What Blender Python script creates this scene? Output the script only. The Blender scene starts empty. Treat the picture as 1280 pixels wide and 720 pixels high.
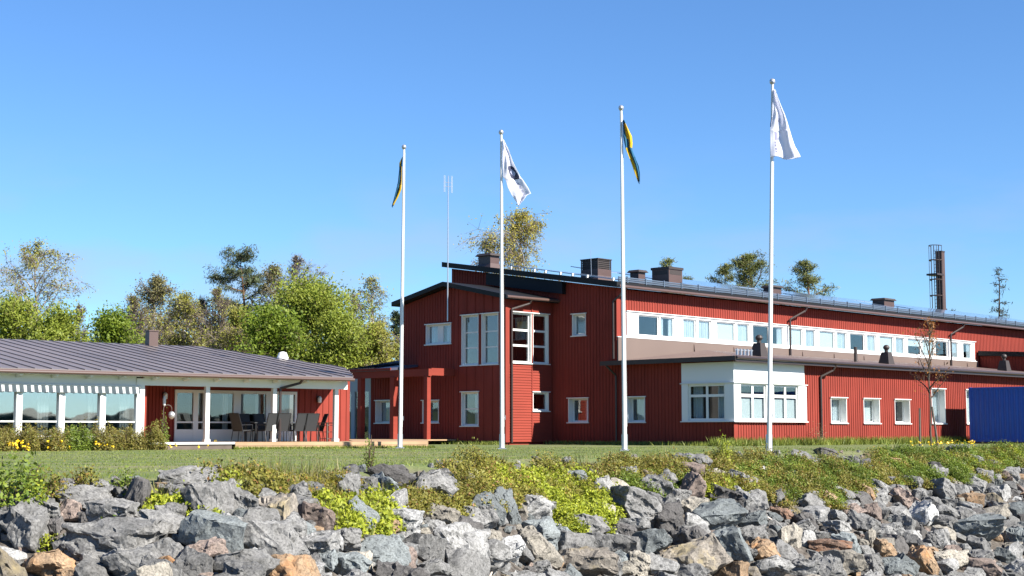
import bpy, bmesh, math, random
import numpy as np
from mathutils import Vector, Matrix
R = math.radians
scene = bpy.context.scene

# ------------------------------------------------------------------ camera, sky, sun, exposure
ZC = 0.65                                   # eye height above the lawn
PITCH = math.atan(179 / 1870)
cam_d = bpy.data.cameras.new('camera'); cam = bpy.data.objects.new('camera', cam_d)
scene.collection.objects.link(cam)
cam.location = (0, 0, ZC); cam.rotation_euler = (R(90) + PITCH, 0, 0)
cam_d.sensor_width = 36; cam_d.lens = 1870 / 1280 * 36
cam_d.clip_start = 0.5; cam_d.clip_end = 9000
scene.camera = cam

SUN_EL = R(38); SUN_AZ = math.atan2(0.836, -0.548)      # clockwise from +Y
world = bpy.data.worlds.new('World'); scene.world = world; world.use_nodes = True
wn = world.node_tree; wn.nodes.clear()
wo = wn.nodes.new('ShaderNodeOutputWorld'); bg = wn.nodes.new('ShaderNodeBackground')
sky = wn.nodes.new('ShaderNodeTexSky'); sky.sky_type = 'NISHITA'; sky.sun_disc = False
sky.sun_elevation = SUN_EL; sky.sun_rotation = SUN_AZ
sky.altitude = 0; sky.air_density = 1.0; sky.dust_density = 0.0; sky.ozone_density = 2.0
bg.inputs['Strength'].default_value = 0.05
# faint wisps of cloud low in the sky
tc = wn.nodes.new('ShaderNodeTexCoord'); mp = wn.nodes.new('ShaderNodeMapping')
mp.inputs['Scale'].default_value = (3.0, 3.0, 9.0)
mp.inputs['Rotation'].default_value = (0.0, R(24), 0.0)
nz = wn.nodes.new('ShaderNodeTexNoise'); nz.inputs['Scale'].default_value = 2.6; nz.inputs['Detail'].default_value = 5
rp = wn.nodes.new('ShaderNodeValToRGB'); rp.color_ramp.elements[0].position = 0.44; rp.color_ramp.elements[1].position = 0.66
rp.color_ramp.elements[1].color = (0.5, 0.5, 0.5, 1)
sx = wn.nodes.new('ShaderNodeSeparateXYZ')
band = wn.nodes.new('ShaderNodeValToRGB')
e = band.color_ramp.elements; e[0].position = 0.05; e[0].color = (0, 0, 0, 1); e[1].position = 0.09; e[1].color = (1, 1, 1, 1)
e2 = band.color_ramp.elements.new(0.19); e2.color = (0, 0, 0, 1)
ml = wn.nodes.new('ShaderNodeMath'); ml.operation = 'MULTIPLY'
mx = wn.nodes.new('ShaderNodeMixRGB'); mx.inputs['Color2'].default_value = (3.9, 4.4, 6.0, 1)
L = wn.links.new
L(tc.outputs['Generated'], mp.inputs['Vector']); L(mp.outputs[0], nz.inputs['Vector']); L(nz.outputs['Fac'], rp.inputs[0])
L(tc.outputs['Generated'], sx.inputs[0]); L(sx.outputs['Z'], band.inputs[0])
L(rp.outputs[0], ml.inputs[0]); L(band.outputs[0], ml.inputs[1]); L(ml.outputs[0], mx.inputs['Fac'])
tint = wn.nodes.new('ShaderNodeMixRGB'); tint.blend_type = 'MULTIPLY'; tint.inputs['Fac'].default_value = 1; tint.inputs['Color2'].default_value = (0.61, 0.925, 1.31, 1)
L(sky.outputs[0], tint.inputs['Color1']); L(tint.outputs[0], mx.inputs['Color1']); L(mx.outputs[0], bg.inputs['Color']); L(bg.outputs[0], wo.inputs['Surface'])

sun_d = bpy.data.lights.new('sun', 'SUN'); sun = bpy.data.objects.new('sun', sun_d); scene.collection.objects.link(sun)
sun_d.energy = 5.0; sun_d.angle = R(0.53); sun_d.color = (1.0, 0.945, 0.86)
sdir = Vector((math.sin(SUN_AZ) * math.cos(SUN_EL), math.cos(SUN_AZ) * math.cos(SUN_EL), math.sin(SUN_EL)))
sun.rotation_euler = sdir.to_track_quat('Z', 'Y').to_euler()
scene.view_settings.view_transform = 'Standard'; scene.view_settings.look = 'None'
scene.view_settings.exposure = 1.45; scene.view_settings.gamma = 1.0; scene.view_settings.use_curve_mapping = False
try:
    scene.cycles.max_bounces = 8; scene.cycles.transparent_max_bounces = 16
except Exception:
    pass

# ------------------------------------------------------------------ helpers
COL = scene.collection
_c, _s = math.cos(PITCH), math.sin(PITCH)
def ray(px, py):                            # direction through a point of the 1280x720 photograph
    x = (px - 640) / 1870.; u = (360 - py) / 1870.
    return (x, _c - u * _s, _s + u * _c)
def at(px, py, Y):                          # the point on that ray at distance Y ahead
    r = ray(px, py); t = Y / r[1]
    return Vector((r[0] * t, Y, ZC + r[2] * t))

def tag(o, label=None, cat=None, group=None, kind=None):
    if label: o['label'] = label
    if cat: o['category'] = cat
    if group: o['group'] = group
    if kind: o['kind'] = kind
    return o
def empty(name, loc=(0, 0, 0), rz=0.0, parent=None):
    o = bpy.data.objects.new(name, None); COL.objects.link(o); o.location = loc; o.rotation_euler = (0, 0, rz)
    o.empty_display_size = 0.3
    if parent: o.parent = parent
    return o
def copy_tree(o, parent=None):
    c = o.copy(); COL.objects.link(c)
    if parent: c.parent = parent
    for ch in list(o.children): copy_tree(ch, c)
    return c
def link(name, me, mat, parent=None):
    o = bpy.data.objects.new(name, me); COL.objects.link(o)
    for m in (mat if isinstance(mat, (list, tuple)) else [mat]): me.materials.append(m)
    if parent: o.parent = parent
    return o

class MB:
    def __init__(self): self.v = []; self.f = []; self.m = []
    def poly(self, pts, mi=0):
        n = len(self.v); self.v += [tuple(p) for p in pts]; self.f.append(tuple(range(n, n + len(pts)))); self.m.append(mi); return self
    def hexa(self, b, t, mi=0):              # bottom ring, top ring
        n = len(self.v); k = len(b); self.v += [tuple(p) for p in b] + [tuple(p) for p in t]
        self.f.append(tuple(range(n + k - 1, n - 1, -1))); self.m.append(mi)
        self.f.append(tuple(range(n + k, n + 2 * k))); self.m.append(mi)
        for i in range(k):
            j = (i + 1) % k; self.f.append((n + i, n + j, n + k + j, n + k + i)); self.m.append(mi)
        return self
    def box(self, x0, x1, y0, y1, z0, z1, mi=0):
        if x0 > x1: x0, x1 = x1, x0
        if y0 > y1: y0, y1 = y1, y0
        return self.hexa([(x0, y0, z0), (x1, y0, z0), (x1, y1, z0), (x0, y1, z0)],
                         [(x0, y0, z1), (x1, y0, z1), (x1, y1, z1), (x0, y1, z1)], mi)
    def tube(self, p, q, r0, r1=None, n=8, mi=0, cap=True):
        r1 = r0 if r1 is None else r1
        p = Vector(p); q = Vector(q); d = (q - p).normalized()
        a = d.orthogonal().normalized(); b = d.cross(a)
        n0 = len(self.v)
        for c, r in ((p, r0), (q, r1)):
            for i in range(n):
                t = 2 * math.pi * i / n; w = c + a * (r * math.cos(t)) + b * (r * math.sin(t)); self.v.append(tuple(w))
        for i in range(n):
            j = (i + 1) % n; self.f.append((n0 + i, n0 + j, n0 + n + j, n0 + n + i)); self.m.append(mi)
        if cap:
            self.f.append(tuple(range(n0 + n - 1, n0 - 1, -1))); self.m.append(mi)
            self.f.append(tuple(range(n0 + n, n0 + 2 * n))); self.m.append(mi)
        return self
    def path(self, pts, r, n=8, mi=0):
        for a, b in zip(pts[:-1], pts[1:]): self.tube(a, b, r, r, n, mi)
        return self
    def lathe(self, prof, c=(0, 0, 0), n=16, mi=0):   # prof: (r, z)
        n0 = len(self.v)
        for r, z in prof:
            for i in range(n):
                t = 2 * math.pi * i / n; self.v.append((c[0] + r * math.cos(t), c[1] + r * math.sin(t), c[2] + z))
        for k in range(len(prof) - 1):
            for i in range(n):
                j = (i + 1) % n; a = n0 + k * n; self.f.append((a + i, a + j, a + n + j, a + n + i)); self.m.append(mi)
        self.f.append(tuple(range(n0 + n - 1, n0 - 1, -1))); self.m.append(mi)
        a = n0 + (len(prof) - 1) * n; self.f.append(tuple(range(a, a + n))); self.m.append(mi)
        return self
    def build(self, name, mat, parent=None, smooth=False):
        me = bpy.data.meshes.new(name); me.from_pydata(self.v, [], self.f)
        me.polygons.foreach_set('material_index', self.m)
        bm = bmesh.new(); bm.from_mesh(me); bmesh.ops.recalc_face_normals(bm, faces=bm.faces); bm.to_mesh(me); bm.free()
        if smooth:
            me.polygons.foreach_set('use_smooth', [True] * len(me.polygons)); me.set_sharp_from_angle(angle=R(35))
        me.update()
        return link(name, me, mat, parent)

def quads_mesh(name, V, nper=4):             # V: N x nper x 3, fast
    V = np.asarray(V, dtype=np.float32); N = V.shape[0]
    me = bpy.data.meshes.new(name)
    me.vertices.add(N * nper); me.vertices.foreach_set('co', V.reshape(-1))
    me.loops.add(N * nper); me.loops.foreach_set('vertex_index', np.arange(N * nper, dtype=np.int32))
    me.polygons.add(N); me.polygons.foreach_set('loop_start', np.arange(0, N * nper, nper, dtype=np.int32))
    me.polygons.foreach_set('loop_total', np.full(N, nper, dtype=np.int32))
    me.update(calc_edges=True)
    return me
def segs_mesh(name, P, Q, r0, r1, n=5):      # many tapered tubes
    P = np.asarray(P, float); Q = np.asarray(Q, float); r0 = np.asarray(r0, float); r1 = np.asarray(r1, float)
    d = Q - P; ln = np.linalg.norm(d, axis=1, keepdims=True); d = d / np.maximum(ln, 1e-6)
    h = np.where(np.abs(d[:, 2:3]) < 0.9, np.array([[0, 0, 1.]]), np.array([[1., 0, 0]]))
    a = np.cross(d, h); a /= np.linalg.norm(a, axis=1, keepdims=True); b = np.cross(d, a)
    t = np.arange(n) * 2 * np.pi / n; ct = np.cos(t)[None, :, None]; st = np.sin(t)[None, :, None]
    ring = a[:, None, :] * ct + b[:, None, :] * st
    A = P[:, None, :] + ring * r0[:, None, None]; B = Q[:, None, :] + ring * r1[:, None, None]
    A2 = np.roll(A, -1, axis=1); B2 = np.roll(B, -1, axis=1)
    return quads_mesh(name, np.stack([A, A2, B2, B], axis=2).reshape(-1, 4, 3))
def rnd_unit(rng, n):
    v = rng.normal(size=(n, 3)); return v / np.linalg.norm(v, axis=1, keepdims=True)
def leaf_quads(rng, C, size, up=0.0, aspect=0.55, lit=0.9):   # one small leaf-shaped quad at each centre
    n = len(C); u = rnd_unit(rng, n); w = rnd_unit(rng, n); w[:, 2] += up; w += lit * np.array(sdir)[None, :]     # leaves turn their faces to the light
    v = np.cross(u, w); v /= np.maximum(np.linalg.norm(v, axis=1, keepdims=True), 1e-6)
    s = np.asarray(size).reshape(-1, 1) * rng.uniform(0.6, 1.3, (n, 1))
    return np.stack([C - u * s, C + v * s * aspect, C + u * s, C - v * s * aspect], axis=1)

# ------------------------------------------------------------------ materials
def mat(name, col, rough=0.7, metal=0.0, spec=0.5, var=0.0, scale=3.0, stretch=(1, 1, 1), bump=0.0, bscale=None, bdist=0.01, coord='Object', detail=4, fac2=None, rnd=0.0):
    m = bpy.data.materials.new(name); m.use_nodes = True; t = m.node_tree; n = t.nodes; p = n['Principled BSDF']
    p.inputs['Roughness'].default_value = rough; p.inputs['Metallic'].default_value = metal
    p.inputs['Specular IOR Level'].default_value = spec
    p.inputs['Base Color'].default_value = (*col, 1)
    if var or bump or rnd:
        tc = n.new('ShaderNodeTexCoord'); mp = n.new('ShaderNodeMapping'); mp.inputs['Scale'].default_value = stretch
        t.links.new(tc.outputs[coord], mp.inputs['Vector'])
        src = None
        if var:
            big = n.new('ShaderNodeTexNoise'); big.inputs['Scale'].default_value = 0.45; big.inputs['Detail'].default_value = 5; t.links.new(tc.outputs[coord], big.inputs['Vector'])
            nz = n.new('ShaderNodeTexNoise'); nz.inputs['Scale'].default_value = scale; nz.inputs['Detail'].default_value = detail
            t.links.new(mp.outputs[0], nz.inputs['Vector'])
            rp = n.new('ShaderNodeValToRGB'); rp.color_ramp.elements[0].position = 0.28; rp.color_ramp.elements[1].position = 0.72
            a = tuple(c * (1 - var) for c in col); b = tuple(min(1, c * (1 + var)) for c in (fac2 or col))
            rp.color_ramp.elements[0].color = (*a, 1); rp.color_ramp.elements[1].color = (*b, 1)
            mixf = n.new('ShaderNodeMath'); mixf.operation = 'MULTIPLY_ADD'; mixf.inputs[1].default_value = 0.5; t.links.new(big.outputs['Fac'], mixf.inputs[0]); hf = n.new('ShaderNodeMath'); hf.operation = 'MULTIPLY'; hf.inputs[1].default_value = 0.5; t.links.new(nz.outputs['Fac'], hf.inputs[0]); t.links.new(hf.outputs[0], mixf.inputs[2])
            t.links.new(mixf.outputs[0], rp.inputs[0]); src = rp.outputs[0]
        if rnd:
            oi = n.new('ShaderNodeObjectInfo'); hs = n.new('ShaderNodeHueSaturation')
            mr = n.new('ShaderNodeMapRange'); mr.inputs['To Min'].default_value = 1 - rnd; mr.inputs['To Max'].default_value = 1 + rnd
            t.links.new(oi.outputs['Random'], mr.inputs['Value']); t.links.new(mr.outputs[0], hs.inputs['Value'])
            hs.inputs['Color'].default_value = (*col, 1)
            if src: t.links.new(src, hs.inputs['Color'])
            src = hs.outputs[0]
        if src: t.links.new(src, p.inputs['Base Color'])
        if bump:
            n2 = n.new('ShaderNodeTexNoise'); n2.inputs['Scale'].default_value = bscale or scale * 3; n2.inputs['Detail'].default_value = 6
            t.links.new(mp.outputs[0], n2.inputs['Vector'])
            bp = n.new('ShaderNodeBump'); bp.inputs['Strength'].default_value = bump; bp.inputs['Distance'].default_value = bdist
            t.links.new(n2.outputs['Fac'], bp.inputs['Height']); t.links.new(bp.outputs[0], p.inputs['Normal'])
    return m
def leaf_mat(name, c1, c2, trans=0.35, c3=None):
    m = bpy.data.materials.new(name); m.use_nodes = True; t = m.node_tree; n = t.nodes; n.clear()
    o = n.new('ShaderNodeOutputMaterial'); g = n.new('ShaderNodeNewGeometry'); rp = n.new('ShaderNodeValToRGB')
    rp.color_ramp.elements[0].color = (*c1, 1); rp.color_ramp.elements[1].color = (*c2, 1)
    if c3:
        e = rp.color_ramp.elements.new(0.86); e.color = (*c2, 1); rp.color_ramp.elements[-1].color = (*c3, 1)
    t.links.new(g.outputs['Random Per Island'], rp.inputs[0])
    tc = n.new('ShaderNodeTexCoord'); nz = n.new('ShaderNodeTexNoise'); nz.inputs['Scale'].default_value = 0.7; nz.inputs['Detail'].default_value = 2
    t.links.new(tc.outputs['Object'], nz.inputs['Vector'])
    mr = n.new('ShaderNodeMapRange'); mr.inputs['From Min'].default_value = 0.3; mr.inputs['From Max'].default_value = 0.7
    mr.inputs['To Min'].default_value = 0.75; mr.inputs['To Max'].default_value = 1.25; t.links.new(nz.outputs['Fac'], mr.inputs['Value'])
    hs = n.new('ShaderNodeHueSaturation'); t.links.new(rp.outputs[0], hs.inputs['Color']); t.links.new(mr.outputs[0], hs.inputs['Value'])
    d = n.new('ShaderNodeBsdfPrincipled'); d.inputs['Roughness'].default_value = 0.55; d.inputs['Specular IOR Level'].default_value = 0.3
    tr = n.new('ShaderNodeBsdfTranslucent'); mx = n.new('ShaderNodeMixShader'); mx.inputs[0].default_value = trans
    t.links.new(hs.outputs[0], d.inputs['Base Color']); t.links.new(hs.outputs[0], tr.inputs['Color'])
    t.links.new(d.outputs[0], mx.inputs[1]); t.links.new(tr.outputs[0], mx.inputs[2]); t.links.new(mx.outputs[0], o.inputs['Surface'])
    return m
def glass_mat(name, tint=(0.86, 0.90, 0.91), boost=1.2, base=0.07):
    m = bpy.data.materials.new(name); m.use_nodes = True; t = m.node_tree; n = t.nodes; n.clear()
    o = n.new('ShaderNodeOutputMaterial'); fr = n.new('ShaderNodeFresnel'); fr.inputs['IOR'].default_value = 1.5
    gg = n.new('ShaderNodeNewGeometry'); io = n.new('ShaderNodeMath'); io.operation = 'MULTIPLY_ADD'; io.inputs[1].default_value = 1 / 1.5 - 1.5; io.inputs[2].default_value = 1.5
    t.links.new(gg.outputs['Backfacing'], io.inputs[0]); t.links.new(io.outputs[0], fr.inputs['IOR'])
    ma = n.new('ShaderNodeMath'); ma.operation = 'MULTIPLY_ADD'; ma.inputs[1].default_value = boost; ma.inputs[2].default_value = base; ma.use_clamp = True
    tb = n.new('ShaderNodeBsdfTransparent'); tb.inputs['Color'].default_value = (*tint, 1)
    gl = n.new('ShaderNodeBsdfGlossy'); gl.inputs['Roughness'].default_value = 0.015
    nz = n.new('ShaderNodeTexNoise'); nz.inputs['Scale'].default_value = 1.3; nz.inputs['Detail'].default_value = 1
    tc = n.new('ShaderNodeTexCoord'); t.links.new(tc.outputs['Object'], nz.inputs['Vector'])
    bp = n.new('ShaderNodeBump'); bp.inputs['Strength'].default_value = 0.04; bp.inputs['Distance'].default_value = 0.03
    t.links.new(nz.outputs['Fac'], bp.inputs['Height']); t.links.new(bp.outputs[0], gl.inputs['Normal'])
    mx = n.new('ShaderNodeMixShader'); t.links.new(fr.outputs[0], ma.inputs[0]); t.links.new(ma.outputs[0], mx.inputs[0])
    t.links.new(tb.outputs[0], mx.inputs[1]); t.links.new(gl.outputs[0], mx.inputs[2]); t.links.new(mx.outputs[0], o.inputs['Surface'])
    return m

M = {}
M['red'] = mat('red_paint', (0.1900, 0.0287, 0.0185), 0.8, spec=0.25, var=0.26, scale=1.0, stretch=(5, 5, 0.35), bump=0.25, bscale=30, bdist=0.004, detail=6)
M['red_h'] = mat('red_paint_horizontal', (0.2012, 0.0314, 0.0193), 0.8, spec=0.25, var=0.14, scale=1.0, stretch=(0.5, 0.5, 7), bump=0.2, bscale=20, bdist=0.004)
M['white'] = mat('white_paint', (0.66, 0.66, 0.635), 0.5, var=0.05, scale=2)
M['white_metal'] = mat('white_metal', (0.62, 0.62, 0.60), 0.3)
M['roof'] = mat('dark_brown_sheet', (0.026, 0.018, 0.015), 0.6, var=0.2, scale=0.8)
M['roof_black'] = mat('black_sheet', (0.011, 0.011, 0.012), 0.55, spec=0.2, var=0.15, scale=0.8)
M['roof_mauve'] = mat('grey_brown_sheet', (0.135, 0.112, 0.105), 0.42, var=0.22, scale=0.35, stretch=(2.2, 0.25, 1))
M['brown'] = mat('brown_sheet', (0.110, 0.076, 0.065), 0.5, var=0.12, scale=0.7)
M['tan'] = mat('tan_sheet', (0.125, 0.090, 0.074), 0.55, var=0.08, scale=0.5)
M['chim'] = mat('chimney_sheet', (0.0639, 0.0367, 0.0311), 0.5, var=0.15, scale=1.5)
M['pipe'] = mat('pipe_brown', (0.0330, 0.0216, 0.0186), 0.4)
M['gutter'] = mat('gutter_brown', (0.0853, 0.0519, 0.0428), 0.35)
M['navy'] = mat('navy_sheet', (0.009, 0.010, 0.014), 0.6, spec=0.2, var=0.2, scale=1)
M['panel'] = mat('solar_glass', (0.16, 0.21, 0.30), 0.08, spec=1.0)
M['guard'] = mat('snow_guard', (0.1105, 0.1440, 0.1900), 0.35, metal=0.3)
M['galv'] = mat('galvanised', (0.45, 0.46, 0.48), 0.35, metal=0.7)
M['dark'] = mat('dark_interior', (0.10, 0.095, 0.09), 0.9, var=0.3, scale=0.5)
M['floor'] = mat('interior_floor', (0.30, 0.24, 0.18), 0.7)
M['glass'] = glass_mat('window_glass'); M['glass_refl'] = glass_mat('coated_window_glass', base=0.40)
M['blind'] = mat('white_blind', (0.58, 0.61, 0.60), 0.8)
M['inner_grey'] = mat('inner_wall_paint', (0.22, 0.24, 0.21), 0.85)
M['curtain'] = mat('curtain', (0.62, 0.66, 0.68), 0.9, var=0.25, scale=1.0, stretch=(16, 16, 0.3))
M['white_panel'] = mat('white_panel', (0.66, 0.67, 0.66), 0.55)
M['wood'] = mat('deck_wood', (0.3111, 0.2000, 0.1111), 0.75, var=0.25, scale=1.5, stretch=(1, 6, 1))
M['grey_wood'] = mat('weathered_wood', (0.0963, 0.0741, 0.0593), 0.85, var=0.3, scale=4)
M['chair'] = mat('chair_mesh', (0.026, 0.028, 0.031), 0.65)
M['chair_frame'] = mat('chair_frame', (0.018, 0.018, 0.02), 0.4)
M['blue'] = mat('container_blue', (0.003, 0.082, 0.40), 0.5, var=0.12, scale=1.2, bump=0.15, bscale=8)
M['concrete'] = mat('concrete', (0.2519, 0.2444, 0.2296), 0.9, var=0.2, scale=3)
M['bark'] = mat('bark_brown', (0.0630, 0.0481, 0.0356), 0.9, var=0.35, scale=4, bump=0.4)
M['bark_grey'] = mat('bark_grey', (0.1481, 0.1259, 0.1074), 0.9, var=0.35, scale=4)
M['bark_birch'] = mat('bark_birch', (0.3111, 0.2741, 0.2370), 0.85, var=0.5, scale=3, stretch=(2, 2, 0.7))
M['bark_pine'] = mat('bark_pine', (0.1630, 0.0852, 0.0444), 0.9, var=0.35, scale=4)
M['twig'] = mat('twig_grey', (0.1222, 0.0926, 0.0778), 0.9)
M['twig_brown'] = mat('twig_brown', (0.0963, 0.0630, 0.0407), 0.9)
# ------------------------------------------------------------------ the ground
CRX = np.array([-60, -30, -12, -6.5, -3.9, -3.0, -1.6, 0.0, 4.9, 10, 18, 30, 60, 120])
CRY = np.array([10, 14.0, 17.3, 20.0, 22.0, 26.0, 31.0, 34.5, 41.0, 47.5, 57, 70, 100, 150.])
_sx = np.linspace(-60, 120, 1801); _sy = np.interp(_sx, CRX, CRY)
_k = np.exp(-0.5 * (np.arange(-30, 31) / 9.0) ** 2); _k /= _k.sum()
_sy = np.convolve(np.pad(_sy, 30, mode='edge'), _k, mode='valid')
_g = np.gradient(_sy, _sx)
def edge_dist(x, y):                         # metres in front of the bank's crest
    yc = np.interp(x, _sx, _sy); g = np.interp(x, _sx, _g)
    return (yc - y) / np.sqrt(1 + g * g)
def ground_z(x, y):
    d = edge_dist(np.asarray(x, float), np.asarray(y, float))
    z = -0.5 * np.where(d > 0.6, d - 0.3, np.where(d > 0, d * d / 2.4, 0))
    return np.maximum(z, -7.0)
def on_ground(px, py):                       # where the ray through a photograph point meets the ground
    r = ray(px, py); t = 8.0
    while t < 200:
        X, Y, Z = r[0] * t, r[1] * t, ZC + r[2] * t
        if Z <= float(ground_z(X, Y)): break
        t += 0.03
    return Vector((r[0] * t, r[1] * t, float(ground_z(r[0] * t, r[1] * t))))

xs = np.concatenate([[-4000, -1500, -600, -250, -120, -70], np.arange(-45, 75, 0.5), [85, 110, 160, 300, 700, 1600, 4000]])
ys = np.concatenate([[-4000, -1000, -200, -40, -5, 4], np.arange(8, 85, 0.5), [92, 105, 130, 180, 300, 700, 1600, 5000]])
GX, GY = np.meshgrid(xs, ys); GZ = ground_z(GX, GY)
rg = np.random.default_rng(3)
inner = (np.abs(GX) < 60) & (GY > 8) & (GY < 84)
GZ = GZ + np.where(inner, rg.normal(size=GX.shape) * np.where(GZ < -0.1, 0.04, 0.006), 0)
me = bpy.data.meshes.new('ground'); nx, ny = len(xs), len(ys)
idx = np.arange(nx * ny).reshape(ny, nx)
me.from_pydata(np.stack([GX, GY, GZ], -1).reshape(-1, 3).tolist(), [], np.stack([idx[:-1, :-1], idx[:-1, 1:], idx[1:, 1:], idx[1:, :-1]], -1).reshape(-1, 4).tolist())
me.polygons.foreach_set('use_smooth', [True] * len(me.polygons))
gm = bpy.data.materials.new('lawn_and_bank'); gm.use_nodes = True; t = gm.node_tree; n = t.nodes; p = n['Principled BSDF']
p.inputs['Roughness'].default_value = 0.9; p.inputs['Specular IOR Level'].default_value = 0.15
g = n.new('ShaderNodeNewGeometry')
def noise(scale, detail=4, stretch=None):
    z = n.new('ShaderNodeTexNoise'); z.inputs['Scale'].default_value = scale; z.inputs['Detail'].default_value = detail
    if stretch:
        mp_ = n.new('ShaderNodeMapping'); mp_.inputs['Scale'].default_value = stretch; t.links.new(g.outputs['Position'], mp_.inputs['Vector']); t.links.new(mp_.outputs[0], z.inputs['Vector'])
    else: t.links.new(g.outputs['Position'], z.inputs['Vector'])
    return z.outputs['Fac']
def ramp(f, stops):
    r_ = n.new('ShaderNodeValToRGB'); el = r_.color_ramp.elements
    el[0].position, el[0].color = stops[0][0], (*stops[0][1], 1); el[1].position, el[1].color = stops[-1][0], (*stops[-1][1], 1)
    for q, c in stops[1:-1]: el.new(q).color = (*c, 1)
    t.links.new(f, r_.inputs[0]); return r_.outputs[0]
ga = ramp(noise(0.42, 7, (0.30, 1, 1)), [(0.36, (0.171, 0.155, 0.088)), (0.5, (0.105, 0.130, 0.047)), (0.64, (0.077, 0.117, 0.030))])
gb = ramp(noise(14, 6), [(0.35, (0.073, 0.094, 0.030)), (0.65, (0.180, 0.186, 0.086))])
mx1 = n.new('ShaderNodeMixRGB'); mx1.inputs[0].default_value = 0.35; t.links.new(ga, mx1.inputs[1]); t.links.new(gb, mx1.inputs[2])
so = ramp(noise(9, 8), [(0.3, (0.035, 0.030, 0.025)), (0.7, (0.13, 0.115, 0.10))])
sp = n.new('ShaderNodeSeparateXYZ'); t.links.new(g.outputs['Position'], sp.inputs[0])
mr = n.new('ShaderNodeMapRange'); mr.inputs['From Min'].default_value = -0.05; mr.inputs['From Max'].default_value = -0.18
t.links.new(sp.outputs['Z'], mr.inputs['Value'])
mx2 = n.new('ShaderNodeMixRGB'); t.links.new(mr.outputs[0], mx2.inputs[0]); t.links.new(mx1.outputs[0], mx2.inputs[1]); t.links.new(so, mx2.inputs[2])
t.links.new(mx2.outputs[0], p.inputs['Base Color'])
bp = n.new('ShaderNodeBump'); bp.inputs['Strength'].default_value = 0.6; bp.inputs['Distance'].default_value = 0.04
t.links.new(noise(22, 6), bp.inputs['Height']); t.links.new(bp.outputs[0], p.inputs['Normal'])
tag(link('ground', me, gm), 'mown grass lawn sloping down to a stony shore', kind='structure')

wm = mat('lake_water', (0.015, 0.045, 0.075), 0.12, bump=0.35, var=0.05, scale=0.3, bscale=1.2, bdist=0.05, stretch=(1, 0.5, 1))
tag(MB().poly([(-4000, -4000, -4.6), (4000, -4000, -4.6), (4000, 200, -4.6), (-4000, 200, -4.6)]).build('water', wm), 'blue lake in front of the shore', kind='structure')
# far shore across the lake (seen mirrored in the windows)
rf = np.random.default_rng(11); mb = MB(); N = 240; top = 6.5 + 4 * np.convolve(rf.normal(size=N + 12), np.ones(12) / 12, mode='valid')[:N + 1] + rf.uniform(-1.5, 2.0, N + 1)
for i in range(N):
    a0 = R(70) + R(250) * i / N; a1 = R(70) + R(250) * (i + 1) / N
    q = lambda a, r, z: (r * math.sin(a), r * math.cos(a), z)
    if i % 2 == 0: mb.hexa([q(a0, 620, -3), q(a1, 620, -3), q(a1, 700, -3), q(a0, 700, -3)], [q(a0, 626, top[i]), q(a1, 626, top[i + 1]), q(a1, 700, top[i + 1] + 4), q(a0, 700, top[i] + 4)])
    else: mb.hexa([q(a0, 628, -3), q(a1, 628, -3), q(a1, 704, -3), q(a0, 704, -3)], [q(a0, 634, top[i] + 2), q(a1, 634, top[i + 1] + 1), q(a1, 704, top[i + 1] + 3), q(a0, 704, top[i] + 3)])
tag(mb.build('far_shore_hills', mat('far_forest', (0.030, 0.048, 0.026), 0.9, var=0.4, scale=0.15, bump=0.5, bscale=0.6, bdist=2)), 'dark forested shore across the lake', kind='structure')

# ------------------------------------------------------------------ building kit (local x = along the sunlit front, y = away from it)
def wall(mb, o, u, nrm, u0, u1, z0, zt, holes=(), thick=0.24, batten=0.2, bw=0.045, bd=0.026, style='v', bz0=None):
    """Upright wall: local position = o + u*U, inside is -nrm. zt: number or function of U. holes: (u0,u1,z0,z1)."""
    f = zt if callable(zt) else (lambda U: zt)
    def P(U, d, z): return (o[0] + u[0] * U + nrm[0] * d, o[1] + u[1] * U + nrm[1] * d, z)
    def blk(a, b, d0, d1, za, zb0, zb1):
        mb.hexa([P(a, d0, za), P(b, d0, za), P(b, d1, za), P(a, d1, za)], [P(a, d0, zb0), P(b, d0, zb1), P(b, d1, zb1), P(a, d1, zb0)])
    cuts = sorted({u0, u1, *[h[0] for h in holes], *[h[1] for h in holes]})
    cuts = [c for c in cuts if u0 - 1e-6 <= c <= u1 + 1e-6]
    for a, b in zip(cuts[:-1], cuts[1:]):
        hs = sorted([h for h in holes if h[0] < (a + b) / 2 < h[1]], key=lambda h: h[2]); z = z0
        for h in hs:
            if h[2] > z + 1e-4: blk(a, b, 0, -thick, z, h[2], h[2])
            z = h[3]
        blk(a, b, 0, -thick, z, f(a), f(b))
    if style == 'v':
        U = u0 + batten * 0.5
        while U < u1 - bw / 2:
            hs = sorted([h for h in holes if h[0] - bw < U < h[1] + bw], key=lambda h: h[2]); z = z0 + 0.03 if bz0 is None else bz0
            for h in hs:
                if h[2] > z: blk(U - bw / 2, U + bw / 2, bd, 0, z, h[2] - 0.06, h[2] - 0.06)
                z = h[3] + 0.06
            e = min(f(U - bw / 2), f(U + bw / 2)) - 0.01
            if e > z: blk(U - bw / 2, U + bw / 2, bd, 0, z, e, e)
            U += batten
    elif style == 'h':
        z = z0 + 0.02
        while z < min(f(u0), f(u1)) - 0.1:
            hs = sorted([h for h in holes if h[2] - 0.02 < z + 0.06 < h[3] + 0.02]); U = u0
            def lap(a, b):
                if b - a > 0.02: mb.hexa([P(a, 0.030, z), P(b, 0.030, z), P(b, 0, z), P(a, 0, z)], [P(a, 0.006, z + 0.115), P(b, 0.006, z + 0.115), P(b, 0, z + 0.115), P(a, 0, z + 0.115)])
            for h in hs: lap(U, h[0] - 0.05); U = h[1] + 0.05
            lap(U, u1); z += 0.13
    return mb

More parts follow.
